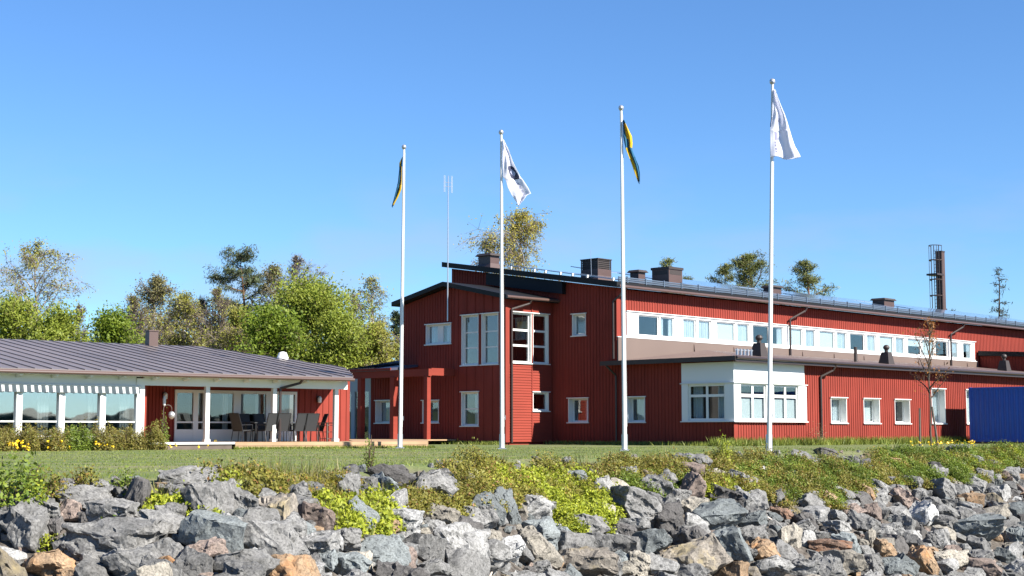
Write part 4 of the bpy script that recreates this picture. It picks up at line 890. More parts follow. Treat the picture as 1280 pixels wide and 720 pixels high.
def tree(name, base, H, W, kind, seed, lb, cat='tree', group=None, **kw):
    K = dict(KIND[kind]); K.update(kw); rng = np.random.default_rng(seed)
    root = empty(name, base); tag(root, lb, cat, group)
    nt = 9; tz = np.linspace(0, 1, nt + 1); wob = np.cumsum(rng.normal(0, .014 * H * K.get('wob', 1), (nt + 1, 2)), 0); wob -= wob[0]; wob *= .6
    T = np.column_stack([wob, tz * H]); r0 = K['tr'] * H * (1 - tz) ** .75 + .012
    P, Q, A, B = [list(T[:-1])], [list(T[1:])], [list(r0[:-1])], [list(r0[1:])]
    tips = []; tP, tQ = [], []
    for i in range(K['nl']):
        t = K['cb'] + (1 - K['cb']) * ((i + rng.uniform(0, .9)) / K['nl']); t = min(t, .985)
        p = np.array([np.interp(t, tz, T[:, k]) for k in range(3)]); tt = (t - K['cb']) / (1 - K['cb'])
        ln = W * .5 * K['prof'](tt) * rng.uniform(.62, 1.18) + .05; az = i * 2.399 + rng.uniform(-.5, .5)
        lift = R(K['lift'] + rng.normal(0, 10) + (18 * tt if kind in ('willow', 'birch', 'bare') else (25 * tt if kind == 'pine' else 10 * tt)))
        ln3 = ln / max(.35, math.cos(lift)) if kind in ('willow', 'birch', 'bare') else ln
        ln3 = min(ln3, ln * 1.6, (H * 1.02 - p[2]) / max(.2, math.sin(lift)) if lift > .2 else 1e9)
        d = np.array([math.cos(az) * math.cos(lift), math.sin(az) * math.cos(lift), math.sin(lift)]); ns = 5; rb = min(.30 * np.interp(t, tz, r0) + .02 * ln3 ** .5, .6 * np.interp(t, tz, r0)) + .006
        for s in range(ns):
            d2 = d + rng.normal(0, .13, 3); d2[2] -= K['droop'] * (s / ns) ** 1.2 * 2; d2 /= np.linalg.norm(d2)
            q = p + d2 * ln3 / ns
            P[0].append(p); Q[0].append(q); A[0].append(rb * (1 - s / ns) + .006); B[0].append(rb * (1 - (s + 1) / ns) + .006)
            for k in range(K['tw'] if s > 0 else 1):
                f = rng.uniform(); c = p + (q - p) * f; dd = d2 * .6 + rng.normal(0, .55, 3); 
                if 'flat' in K: dd[2] *= .3
                dd /= np.linalg.norm(dd); l2 = ln3 * rng.uniform(.14, .34) * (1.15 - .5 * s / ns) + .12
                if 'hang' in K: dd[2] -= K['hang'] * rng.uniform(.2, 1); dd /= np.linalg.norm(dd)
                e = c + dd * l2; tP.append(c); tQ.append(e); m_ = c + dd * l2 * .5; 
                for j in range(2):
                    d3 = dd + rng.normal(0, .5, 3); d3[2] -= K.get('hang', 0) * .6; d3 /= np.linalg.norm(d3); e3 = m_ + d3 * l2 * .6; tP.append(m_); tQ.append(e3); tips.append((m_, e3))
                tips.append((c, e))
            p = q; d = d2
    tm = segs_mesh('trunk', P[0], Q[0], A[0], B[0], 7); tm.polygons.foreach_set('use_smooth', [True] * len(tm.polygons))
    link('trunk', tm, M[K['bark']], root)
    tr_ = K.get('twr', .013); tP = np.array(tP); tQ = np.array(tQ)
    link('twigs', segs_mesh('twigs', tP, tQ, np.full(len(tP), tr_), np.full(len(tP), tr_ * .4), 3), M[K['twig']], root)
    if K['nleaf']:
        big = kind in ('willow', 'birch', 'bare'); K['nleaf'] = int(K['nleaf'] * (2.1 if kind == 'willow' else (1.3 if kind == 'bare' else 2.4) if big else 1.9)); K['ls'] *= .80 if big else .85
        a = np.array([x for x, _ in tips]); b = np.array([y for _, y in tips]); n_ = K['nleaf']
        ci = rng.integers(0, len(a), n_); w = np.repeat(rng.uniform(.35, 1.6, (len(a), 1)), 1, 1)
        keep = rng.uniform(0, 1.6, n_) < w[ci, 0]; ci = ci[keep]; f = rng.uniform(.25, 1.12, (len(ci), 1))
        sc = K['jit'] * np.array([1, 1, K.get('flat', 1.0)]); C = a[ci] + (b[ci] - a[ci]) * f + rng.normal(0, 1, (len(ci), 3)) * sc
        C = C[C[:, 2] > .15]
        link('crown', quads_mesh('crown', leaf_quads(rng, C, np.full(len(C), K['ls']), up=.3, aspect=K['aspect'])), LM[K['leaf']], root)
    return root
# (trunk x in the photograph, crown top y, crown width px, distance, kind, name, label, extras)
TREES = [
    (38, 306, 92, 103, 'birch', 'birch_tree', 'tall thin leafed birch at the left edge, highest tree left of the pine', dict(nleaf=4200, leaf='olive')),
    (14, 388, 76, 96, 'willow', 'bushy_tree', 'bright yellow green bush behind the roof at the far left', dict(ls=.13)),
    (74, 399, 66, 95, 'willow', 'bushy_tree', 'lower yellow green bush right of the tall left birch', dict(ls=.13)),
    (104, 386, 38, 112, 'bare', 'bare_tree', 'small leafless tree in the gap right of the left bushes', {}),
    (118, 397, 20, 116, 'spruce', 'small_spruce', 'small pointed spruce in the gap between left bushes', dict(nleaf=2500)),
    (139, 404, 62, 98, 'willow', 'bushy_tree', 'fresh green bush just left of the small roof chimney', dict(leaf='green', ls=.13)),
    (166, 376, 56, 110, 'bare', 'bare_tree', 'grey brown twiggy tree above the left roof chimney', dict(nleaf=2600, leaf='olive')),
    (197, 352, 78, 113, 'birch', 'birch_tree', 'dense brownish birch with twiggy top right of the left chimney', dict(leaf='brown', nleaf=7800, lift=58)),
    (228, 372, 56, 106, 'birch', 'birch_tree', 'olive birch with a thin pale trunk between brownish birch and grey trunks', dict(leaf='olive', nleaf=6200)),
    (250, 379, 50, 116, 'bare', 'bare_tree', 'hazy grey tree behind the olive birch', dict(nleaf=2600, leaf='olive')),
    (273, 366, 54, 104, 'bare', 'bare_tree', 'tree with two pale leafless grey stems left of the pine', dict(nleaf=2200, leaf='olive')),
    (300, 392, 70, 98, 'birch', 'birch_tree', 'grey green half leafed tree below the dark pine', dict(leaf='olive', nleaf=7000)),
    (312, 320, 70, 115, 'pine', 'pine_tree', 'tall dark pine with layered flat crown standing above the left wood', dict(nleaf=15000, cb=.30, nl=28, lift=4, leaf='pine_dark', prof=lambda t: (1.0 - .45 * t) * .95, flat=.38)),
    (342, 336, 48, 112, 'birch', 'birch_tree', 'rust brown birch leaning against the tall dark pine', dict(leaf='brown', nleaf=5200)),
    (372, 326, 76, 118, 'bare', 'bare_tree', 'tall mauve grey leafless birch right of the dark pine', dict(nleaf=1600)),
    (342, 398, 80, 94, 'willow', 'bushy_tree', 'darker green bushy tree at the left foot of the big yellow green one', dict(leaf='green', nleaf=12000, ls=.13)),
    (388, 368, 118, 99, 'willow', 'bushy_tree', 'biggest round yellow green tree behind the terrace roof', dict(nleaf=26000, ls=.125, nl=36)),
    (430, 402, 66, 94, 'willow', 'bushy_tree', 'yellow green bushy tree above the white roof vent cap', dict(nleaf=13000, ls=.12)),
    (445, 366, 26, 120, 'birch', 'birch_tree', 'slim grey birch, left one of two between the big green tree and the red gable', dict(leaf='grey', nleaf=2000)),
    (468, 350, 40, 112, 'birch', 'birch_tree', 'slim tall birch with white trunk close left of the red gable', dict(leaf='olive', nleaf=2600)),
    (472, 412, 60, 96, 'birch', 'bushy_tree', 'olive green low tree just left of the red gable', dict(leaf='olive', nleaf=10000)),
    (494, 389, 36, 120, 'spruce', 'spruce_tree', 'dark spruce touching the left edge of the red gable', dict(nleaf=6000)),
    (657, 270, 112, 104, 'birch', 'birch_tree', 'large weeping birch rising behind the two storey roof', dict(nleaf=10500, droop=.42, hang=1.2, tw=9)),
    (600, 297, 40, 112, 'birch', 'birch_tree', 'small birch top beside the leftmost roof chimney', dict(leaf='grey', nleaf=2600)),
    (842, 322, 26, 130, 'pine', 'pine_tree', 'small pine top peeping over the roof behind the square chimney', dict(nleaf=5000)),
    (866, 348, 34, 134, 'pine', 'pine_tree', 'lowest sparse pine tip just right of the square chimney', dict(nleaf=4000)),
    (938, 321, 66, 126, 'pine', 'pine_tree', 'broad green pine behind the roof left of the nearest flagpole', dict(nleaf=13000, nl=30)),
    (908, 332, 52, 130, 'pine', 'pine_tree', 'greyer thinner pine on the left side of the broad green pine', dict(nleaf=6000)),
    (1010, 328, 66, 122, 'pine', 'pine_tree', 'open crowned pine alone right of the nearest flagpole', dict(nleaf=7500, nl=20)),
    (1247, 334, 48, 125, 'spruce', 'dead_spruce', 'nearly bare thin spruce right of the steel chimney', dict(nleaf=900, nl=34, tw=3, lift=-4)),
    (1196, 386, 14, 128, 'spruce', 'small_spruce', 'tiny dark treetop over the roof right of the steel chimney', dict(nleaf=2500)),
]
for i, (px, ty, wpx, D, kind, nm, lb, kw) in enumerate(TREES):
    top = at(px, ty, D); H = top.z
    tree(nm, (top.x, D, 0), H, wpx * D / 1870 * (1.85 if kind == 'pine' else 1.15), kind, 100 + i, lb, 'tree', 'trees behind the buildings', **kw)
# dense young wood that closes the view behind them
rng = np.random.default_rng(77); C = []; SP = []; SQ = []
for k in range(520):
    px = rng.uniform(-40, 520); D = rng.uniform(112, 145); x = (px - 640) / 1870 * D; h = rng.uniform(5.5, 9.0) * (0.8 if 92 < px < 140 else 1.28 if 150 < px < 340 else 1)
    n_ = 90; c = rng.normal(0, 1, (n_, 3)) * np.array([1.0, 1.0, h * .24]) + np.array([x, D, h * .55]); C.append(c[c[:, 2] < h]); SP.append((x, D, 0)); SQ.append((x + rng.normal(0, .3), D, h))
wood = link('woodland', quads_mesh('woodland', leaf_quads(rng, np.concatenate(C), np.full(len(np.concatenate(C)), .26))), leaf_mat('leaf_wood', (0.065, 0.071, 0.019), (0.166, 0.166, 0.041), .3)); tag(wood, 'dense young wood behind the trees', 'woodland', kind='stuff')
st = link('woodland_stems', segs_mesh('woodland_stems', SP, SQ, np.full(len(SP), .06), np.full(len(SP), .02), 5), M['bark_grey']); tag(st, 'thin stems of the young wood', 'woodland', kind='stuff')

# young staked tree by the wing
b = at(1164, 556, 66); YT = tree('young_tree', (b.x, 66, 0), 5.35, 2.0, 'bare', 901, 'young thin tree with sparse rust brown leaves in front of the red wing', 'tree', None, leaf='rust', nleaf=420, ls=.075, jit=.10, cb=.38, nl=16, tw=2, tr=.0075, twr=.006, bark='bark', twig='twig_brown', wob=.5, prof=lambda t: .35 + .65 * math.sin(math.pi * min(1, t * .9 + .2)))
for px, h, dx, lb in ((1150, 1.65, .02, 'weathered stake standing alone left of the young tree'), (1172.5, 1.72, -.22, 'weathered leaning stake close right of the young tree trunk')):
    b = at(px, 556, 65.7); o = MB().tube((0, 0, -.05), (dx, 0, h), .055, .045, 8).build('wooden_stake', M['grey_wood']); o.location = (b.x, 65.7, 0); tag(o, lb, 'stake', 'stakes of the young tree')

# ------------------------------------------------------------------ low plants
PM = {
    'lime': leaf_mat('herb_lime', (0.154, 0.196, 0.015), (0.344, 0.367, 0.033), 0.35),
    'green': leaf_mat('herb_green', (0.071, 0.119, 0.015), (0.178, 0.225, 0.027), 0.35),
    'olive': leaf_mat('herb_olive', (0.107, 0.107, 0.019), (0.243, 0.225, 0.041), 0.35, (0.237, 0.107, 0.041)),
    'moss': leaf_mat('herb_moss', (0.083, 0.083, 0.010), (0.201, 0.166, 0.015), 0.2, (0.201, 0.083, 0.016)),
    'dry': leaf_mat('herb_dry', (0.178, 0.148, 0.065), (0.332, 0.279, 0.130), 0.3),
    'border': leaf_mat('herb_border', (0.113, 0.089, 0.023), (0.219, 0.196, 0.041), 0.35, (0.101, 0.154, 0.023)),
    'rushes': leaf_mat('grass_blades', (0.107, 0.148, 0.020), (0.237, 0.267, 0.056), 0.35),
}
def clump(rng, Rr, h, n_, ls):
    """Leaf quads of a rounded low plant about the origin, with a few taller sprigs."""
    u = rnd_unit(rng, n_); u[:, 2] = np.abs(u[:, 2]); r = rng.uniform(.45, 1, (n_, 1)) ** .6
    lob = 1 + .25 * np.sin(3 * np.arctan2(u[:, 1], u[:, 0]) + rng.uniform(0, 6))[:, None]
    C = u * r * np.array([Rr, Rr, h]) * lob + rng.normal(0, .02, (n_, 3))
    k = max(2, int(n_ * .10)); b = rng.integers(0, n_, 14); sp = C[b][rng.integers(0, 14, k)] + np.column_stack([rng.normal(0, .03, k), rng.normal(0, .03, k), rng.uniform(0, h * .55, k)])
    C = np.concatenate([C, sp]); C[:, 2] = np.maximum(C[:, 2], .01)
    return leaf_quads(rng, C, np.full(len(C), ls), up=.8, aspect=.6)
def plant(name, px, py, Rr, h, n_, ls, m_, seed, lb, cat='shrub', stems=True, pos=None, group=None):
    p = on_ground(px, py) if pos is None else Vector(pos); rng = np.random.default_rng(seed)
    root = empty(name, p); tag(root, lb, cat, group)
    link('foliage', quads_mesh('foliage', clump(rng, Rr, h, n_, ls)), PM[m_], root)
    if stems:
        k = 22; a = rng.normal(0, Rr * .2, (k, 3)); a[:, 2] = -.08; e = rnd_unit(rng, k); e[:, 2] = np.abs(e[:, 2]) + .3; e = e * np.array([Rr, Rr, h]) * .9
        link('stems', segs_mesh('stems', a, e, np.full(k, .007), np.full(k, .003), 4), M['twig_brown'], root)
    return root
def inside(px, py, poly):
    c = False; j = len(poly) - 1
    for i in range(len(poly)):
        (xi, yi), (xj, yj) = poly[i], poly[j]
        if (yi > py) != (yj > py) and px < (xj - xi) * (py - yi) / (yj - yi) + xi: c = not c
        j = i
    return c
# patches of ground cover on the bank, outlined where they grow
PATCH = [
    ('olive', 20, [(245, 590), (350, 588), (350, 612), (300, 618), (250, 605)], (.20, .32), (.12, .20)),
    ('lime', 8, [(250, 598), (290, 600), (300, 622), (280, 622)], (.14, .2), (.14, .2)),
    ('moss', 26, [(345, 592), (430, 588), (432, 632), (400, 640), (352, 615)], (.25, .4), (.07, .11)),
    ('lime', 26, [(388, 640), (440, 625), (495, 622), (490, 660), (470, 672), (400, 665)], (.18, .3), (.14, .22)),
    ('lime', 5, [(185, 618), (260, 620), (262, 642), (190, 640)], (.16, .24), (.12, .18)),
    ('olive', 16, [(495, 622), (545, 615), (560, 640), (500, 642)], (.2, .3), (.14, .22)),
    ('olive', 60, [(545, 580), (700, 574), (860, 572), (865, 600), (780, 610), (690, 628), (600, 645), (560, 640), (565, 600)], (.24, .4), (.16, .30)),
    ('lime', 52, [(600, 590), (700, 590), (760, 600), (770, 640), (755, 664), (705, 664), (690, 630), (640, 615), (600, 610)], (.24, .38), (.16, .26)),
    ('green', 14, [(760, 588), (860, 585), (850, 618), (780, 618)], (.2, .34), (.16, .26)),
    ('olive', 56, [(868, 572), (960, 568), (1120, 572), (1120, 600), (1050, 632), (960, 628), (930, 612), (880, 610)], (.26, .45), (.18, .34)),
    ('green', 34, [(900, 575), (1060, 580), (1100, 600), (1040, 628), (970, 620), (930, 600)], (.24, .42), (.18, .32)),
    ('lime', 16, [(860, 600), (930, 600), (945, 620), (900, 628)], (.2, .32), (.16, .24)),
    ('green', 46, [(1090, 564), (1285, 556), (1290, 580), (1230, 592), (1200, 602), (1110, 600)], (.28, .5), (.18, .36)),
    ('olive', 34, [(1080, 566), (1285, 560), (1285, 588), (1190, 604), (1100, 606)], (.26, .45), (.16, .30)),
    ('lime', 12, [(1180, 568), (1290, 562), (1290, 582), (1200, 590)], (.24, .4), (.16, .28)),
]
rng = np.random.default_rng(5); cover = {}
for m_, cnt, poly, (ra, rb), (ha, hb) in PATCH:
    cnt = int(cnt * 2.3); poly = [(a_, b_ + (14 if max(q_[0] for q_ in poly) < 480 else 8)) for a_, b_ in poly]; ha *= .8; hb *= 1.3
    xs_, ys_ = [p_[0] for p_ in poly], [p_[1] for p_ in poly]; k = 0
    while k < cnt:
        px, py = rng.uniform(min(xs_), max(xs_)), rng.uniform(min(ys_), max(ys_))
        if not inside(px, py, poly): continue
        p = on_ground(px, py)
        if p.y > 62: k += 1; continue
        Rr, h = rng.uniform(ra, rb), rng.uniform(ha, hb)
        q = clump(rng, Rr, h, int(560 * (Rr / .3) ** 1.6 * (1.35 if m_ == 'moss' else 1)), .020 if m_ == 'moss' else (.036 if m_ == 'lime' else .030))
        zoff = .04 if edge_dist(p.x, p.y) > .5 else -0.01
        cover.setdefault(m_, []).append(q + np.array([p.x, p.y, p.z + zoff])); k += 1
bl = []                                      # grass tufts and dry stalks among the herbs
for m_, cnt, poly, _, _ in PATCH:
    xs_, ys_ = [p_[0] for p_ in poly], [p_[1] for p_ in poly]; k = 0
    while k < cnt * 1.6:
        px, py = rng.uniform(min(xs_), max(xs_)), rng.uniform(min(ys_), max(ys_))
        if not inside(px, py, poly): continue
        k += 1; p = on_ground(px, py + 5); n_ = int(rng.integers(14, 34))
        if p.y > 62: continue
        b_ = np.array([p.x, p.y, p.z]) + np.column_stack([rng.normal(0, .05, n_), rng.normal(0, .05, n_), np.zeros(n_)]); a_ = rng.uniform(0, 6.28, n_); w_ = rng.uniform(.004, .009, n_) * max(1, p.y / 28)
        h_ = rng.uniform(.12, .42, n_); off = np.column_stack([np.cos(a_) * w_, np.sin(a_) * w_, np.zeros(n_)]); tip = b_ + np.column_stack([rng.normal(0, .09, n_), rng.normal(0, .09, n_), h_]); bl.append(np.stack([b_ - off, b_ + off, tip], 1))
bl = np.concatenate(bl); hf = len(bl) // 2; rng.shuffle(bl)
tag(link('bank_grass', quads_mesh('bank_grass', bl[:hf], 3), PM['rushes']), 'green grass tufts among the herbs of the bank', 'grass', kind='stuff')
tag(link('dry_stalks', quads_mesh('dry_stalks', bl[hf:], 3), PM['dry']), 'dry straw stalks among the herbs of the bank', 'dry stalks', kind='stuff')
LB = {'olive': 'reddish olive low creeping plants along the top of the bank', 'lime': 'bright lime leaved herbs spilling over the rocks', 'moss': 'golden red moss cushion among the rocks', 'green': 'green leafy herbs on the top of the bank'}
for m_, q in cover.items():
    o = link('ground_cover', quads_mesh('ground_cover', np.concatenate(q)), PM[m_]); tag(o, LB[m_], 'ground cover', kind='stuff')
PL = [
    ('leafy_shrub', 14, 634, .62, .58, 1500, .035, 'green', 'bright green leafy shrub at the far left edge of the rocks'),
    ('leafy_shrub', 36, 640, .34, .34, 700, .030, 'lime', 'lime green low shrub right beside the far left shrub'),
    ('low_shrub', 62, 634, .28, .40, 620, .028, 'olive', 'reddish dark twiggy shrub left of the pale flat boulder'),
    ('low_shrub', 104, 614, .26, .22, 420, .026, 'olive', 'thin olive plant between two pale top stones'),
    ('low_shrub', 157, 622, .24, .30, 420, .028, 'green', 'small green plant left of the dark upright boulder'),
    ('low_shrub', 185, 645, .22, .20, 420, .030, 'lime', 'small lime plant at the foot of the dark upright boulder'),
    ('low_shrub', 238, 640, .34, .22, 800, .030, 'lime', 'yellow green cushion growing over the big grey boulder'),
    ('low_shrub', 62, 690, .17, .18, 320, .026, 'lime', 'little plant with green leaves above the orange topped boulder'),
    ('low_shrub', 138, 692, .12, .36, 260, .024, 'green', 'thin sprig growing out of the gap under the overhanging boulder'),
    ('low_shrub', 287, 615, .22, .26, 520, .030, 'lime', 'rounded yellow green plant left of the pyramid shaped stone'),
    ('tall_herb', 904, 586, .30, .72, 900, .032, 'lime', 'tallest pale green willow herb on the bank before the wing corner'),
    ('tall_herb', 462, 588, .12, .55, 220, .022, 'green', 'single upright sprig against the lawn above the flat dark slab'),
    ('low_shrub', 1238, 598, .45, .38, 900, .030, 'olive', 'pale olive grassy plant near the crest at the right'),
    ('low_shrub', 985, 642, .30, .18, 520, .026, 'dry', 'dry straw coloured plant between rust stones and herbs'),
]
for i, a in enumerate(PL): plant(a[0], *a[1:8], 300 + i, a[8])
# border along the veranda
BD = 'shrubs in the flower bed along the veranda'
BL = ['reddish brown border shrub at the far left end of the flower bed', 'border shrub with red new leaves under the second veranda pane', 'brown green border shrub under the first mullion', 'border shrub with yellow flowers at its foot under the second mullion', 'greener border shrub below the middle panes',
      'olive border shrub left of the third mullion', 'wispy border shrub below the rightmost veranda pane', 'loose olive border shrub by the wide white corner post']
for k in range(8):
    x = -14.6 + .88 * k; w = V2W(x, -0.05 - .15 * (k % 2)); plant('border_shrub', 0, 0,   .62, .66 + .1 * ((k * 7) % 3) / 2, 5200, .030, 'border' if k not in (4,) else 'green', 400 + k, BL[k], 'shrub', True, (w.x, w.y, 0), BD)
w = V2W(-8.05, .1); plant('leafy_shrub', 0, 0, .42, .62, 1100, .040, 'green', 420, 'fresh green plant at the foot of the white corner post', 'shrub', True, (w.x, w.y, 0.05))
w = V2W(-7.75, .25); plant('climbing_plant', 0, 0, .16, 1.1, 260, .030, 'green', 421, 'thin climbing plant beside the hook stand', 'shrub', True, (w.x, w.y, 0.05))
fl = mat('yellow_petals', (0.75, 0.50, 0.01), 0.6); rng = np.random.default_rng(8); C = []
for k in range(34):
    x = rng.choice([rng.normal(-13.3, .22), rng.normal(-12.1, .3), rng.normal(-10.3, .25), rng.normal(-6.9, .4)]); w = V2W(x, -.75 + rng.normal(0, .1)); C.append(np.array([[w.x, w.y, rng.uniform(.1, .34)]]) + rng.normal(0, .025, (7, 3)))
for k in range(60):
    px = rng.uniform(1135, 1215); d = rng.uniform(56, 68); C.append(np.array([[(px - 640) / 1870 * d, d, rng.uniform(.1, .25)]]) + rng.normal(0, .03, (3, 3)))
C = np.concatenate(C); o = link('yellow_flowers', quads_mesh('yellow_flowers', leaf_quads(rng, C, np.full(len(C), .035), aspect=.9)), fl); tag(o, 'yellow spring flowers in the bed and by the container', 'flowers', kind='stuff')
w = M2W(6.1, LW - .45); plant('dry_bush', 0, 0, .45, .95, 260, .022, 'dry', 430, 'small dry bush at the wall beside the wing downpipe', 'shrub', True, (w.x, w.y, 0))

# ------------------------------------------------------------------ grass blades: short lawn, longer along walls, poles and the bank
rng = np.random.default_rng(21); N = 70000
D = rng.uniform(17, 62, N); px = rng.uniform(-30, 1310, N); X = (px - 640) / 1870 * D
ed = edge_dist(X, D)
lx = (X - 5.01) * math.sin(T_M) + (D - 71.5) * math.cos(T_M); ly = -(X - 5.01) * math.cos(T_M) + (D - 71.5) * math.sin(T_M)
vx = (X + 6.1) * math.sin(T_V) + (D - 57.7) * math.cos(T_V); vy = -(X + 6.1) * math.cos(T_V) + (D - 57.7) * math.sin(T_V)
ok = (ed < .3) & ~((lx > -.3) & (ly > LW - .1)) & ~((vy > -.3) & (vx < 3.4)); X, D, ed = X[ok], D[ok], ed[ok]
h = rng.uniform(.012, .036, len(X)) * np.where(ed > -1.0, 1.0 + 2.2 * rng.uniform(0, 1, len(X)) ** 2, 1)
# tall grass at the foot of the red wing
n2 = 9000; u = rng.uniform(-2, 21, n2); v = LW - .05 - np.abs(rng.normal(0, .35, n2)); P = [M2W(a, c) for a, c in zip(u, v)]
n3 = 5000; u3 = -np.abs(rng.normal(0, .35, n3)) - .05; v3 = rng.uniform(LW, 4.0, n3); P += [M2W(a, c) for a, c in zip(u3, v3)]
n4 = 2500; u4 = XW - .1 - np.abs(rng.normal(0, .3, n4)); v4 = rng.uniform(4.2, 9, n4); P += [M2W(a, c) for a, c in zip(u4, v4)]
n5 = 3500; u5 = rng.uniform(-5.4, 3.4, n5); v5 = -.46 - np.abs(rng.normal(0, .15, n5)); P += [V2W(a, c) for a, c in zip(u5, v5)]
X = np.concatenate([X, [p_.x for p_ in P]]); D = np.concatenate([D, [p_.y for p_ in P]])
h = np.concatenate([h, rng.uniform(.10, .46, n2), rng.uniform(.06, .24, n3), rng.uniform(.06, .22, n4), rng.uniform(.04, .14, n5)])
n_ = len(X); Z = ground_z(X, D); a = rng.uniform(0, 6.28, n_); w_ = .006 + .022 * rng.uniform(0, 1, n_) * (D / 60); lean = rng.normal(0, .35, (n_, 2)) * h[:, None]
b0 = np.column_stack([X - np.cos(a) * w_, D - np.sin(a) * w_, Z - .01]); b1 = np.column_stack([X + np.cos(a) * w_, D + np.sin(a) * w_, Z - .01]); tp = np.column_stack([X + lean[:, 0], D + lean[:, 1], Z + h])
o = link('lawn_grass', quads_mesh('lawn_grass', np.stack([b0, b1, tp], 1), 3), PM['rushes']); tag(o, 'grass of the lawn, longer at the walls', 'grass', kind='stuff')
# ------------------------------------------------------------------ rocks
def rock_mat(name, c, var=.35, streak=None, lichen=0.35, fac=(1, 1, 1), rust=None):
    m = bpy.data.materials.new(name); m.use_nodes = True; t = m.node_tree; n = t.nodes; p = n['Principled BSDF']; p.inputs['Roughness'].default_value = .85; p.inputs['Specular IOR Level'].default_value = .25
    tc = n.new('ShaderNodeTexCoord'); oi = n.new('ShaderNodeObjectInfo'); ad = n.new('ShaderNodeVectorMath'); ad.operation = 'MULTIPLY_ADD'; g = n.new('ShaderNodeNewGeometry')
    sc = n.new('ShaderNodeVectorMath'); sc.operation = 'SCALE'; sc.inputs['Scale'].default_value = 37.0
    cb = n.new('ShaderNodeCombineXYZ'); [t.links.new(oi.outputs['Random'], cb.inputs[k]) for k in range(3)]
    t.links.new(cb.outputs[0], sc.inputs[0]); a2 = n.new('ShaderNodeVectorMath'); t.links.new(g.outputs['Position'], a2.inputs[0]); t.links.new(sc.outputs[0], a2.inputs[1])
    def nz(s, d=5, st=None):
        z = n.new('ShaderNodeTexNoise'); z.inputs['Scale'].default_value = s; z.inputs['Detail'].default_value = d; z.inputs['Roughness'].default_value = .62
        if st: mp = n.new('ShaderNodeMapping'); mp.inputs['Scale'].default_value = st; mp.inputs['Rotation'].default_value = (.5, .4, .3); t.links.new(a2.outputs[0], mp.inputs[0]); t.links.new(mp.outputs[0], z.inputs['Vector'])
        else: t.links.new(a2.outputs[0], z.inputs['Vector'])
        return z.outputs['Fac']
    def rp(f, st):
        r_ = n.new('ShaderNodeValToRGB'); el = r_.color_ramp.elements; el[0].position, el[0].color = st[0][0], (*st[0][1], 1); el[1].position, el[1].color = st[-1][0], (*st[-1][1], 1)
        for q, cc in st[1:-1]: el.new(q).color = (*cc, 1)
        t.links.new(f, r_.inputs[0]); return r_.outputs[0]
    def mixc(f, a, b, mode='MIX'):
        x = n.new('ShaderNodeMixRGB'); x.blend_type = mode; (t.links.new(f, x.inputs[0]) if not isinstance(f, float) else setattr(x.inputs[0], 'default_value', f)); t.links.new(a, x.inputs[1]); t.links.new(b, x.inputs[2]); return x.outputs[0]
    k = lambda f: tuple(min(.9, v * f) for v in c)
    col = rp(nz(2.6, 6), [(.3, k(1 - var)), (.5, c), (.72, k(1 + var))])
    col = mixc(rp(nz(2.2, 4, (1, 1, 7)), [(.42, (0, 0, 0)), (.62, (.55, .55, .55))]), col, rp(nz(1.1), [(.3, k(.75)), (.7, streak or k(1.3))]))
    sp = rp(nz(34, 5), [(.36, (.45, .45, .45)), (.5, (1, 1, 1)), (.66, (1.35, 1.35, 1.35))]); col = mixc(.85, col, sp, 'MULTIPLY')
    col = mixc(rp(nz(8, 8), [(.50, (0, 0, 0)), (.58, (lichen,) * 3)]), col, rp(nz(5), [(.3, (.030, .030, .028)), (.7, (.075, .075, .068))]))
    if rust: col = mixc(rp(nz(1.6, 6), [(.50, (0, 0, 0)), (.62, (.8, .8, .8))]), col, rp(nz(6), [(.3, k(.8)), (.7, rust)]))
    hs = n.new('ShaderNodeHueSaturation'); mr = n.new('ShaderNodeMapRange'); mr.inputs['To Min'].default_value = .72; mr.inputs['To Max'].default_value = 1.28
    t.links.new(oi.outputs['Random'], mr.inputs['Value']); t.links.new(mr.outputs[0], hs.inputs['Value']); t.links.new(col, hs.inputs['Color']); t.links.new(hs.outputs[0], p.inputs['Base Color'])
    b1 = n.new('ShaderNodeBump'); b1.inputs['Strength'].default_value = .7; b1.inputs['Distance'].default_value = .035; t.links.new(nz(7, 10), b1.inputs['Height'])
    b2 = n.new('ShaderNodeBump'); b2.inputs['Strength'].default_value = .5; b2.inputs['Distance'].default_value = .012; t.links.new(nz(38, 6), b2.inputs['Height']); t.links.new(b1.outputs[0], b2.inputs['Normal'])
    t.links.new(b2.outputs[0], p.inputs['Normal'])
    return m
RM = {
    'grey': rock_mat('rock_grey', (0.137, 0.135, 0.130)), 'pale': rock_mat('rock_pale', (0.195, 0.193, 0.186), .3, lichen=.5), 'slate': rock_mat('rock_slate', (0.131, 0.144, 0.144), .25, lichen=.12),
    'dark': rock_mat('rock_dark', (0.075, 0.071, 0.068), .35, lichen=.2), 'tan': rock_mat('rock_tan', (0.224, 0.155, 0.096), .3, lichen=.2, rust=(.42, .20, .075)), 'pink': rock_mat('rock_pink', (0.180, 0.140, 0.118), .25, lichen=.25),
    'rust': rock_mat('rock_rust', (0.146, 0.092, 0.065), .35, lichen=.25, rust=(.36, .15, .06)), 'cream': rock_mat('rock_cream', (0.238, 0.218, 0.182), .2, lichen=.15), 'white': rock_mat('rock_white', (0.313, 0.313, 0.306), .2, lichen=.4),
    'brown': rock_mat('rock_brown', (0.150, 0.133, 0.112), .35, lichen=.3, rust=(.30, .24, .12)),
}
from mathutils import noise as mnoise
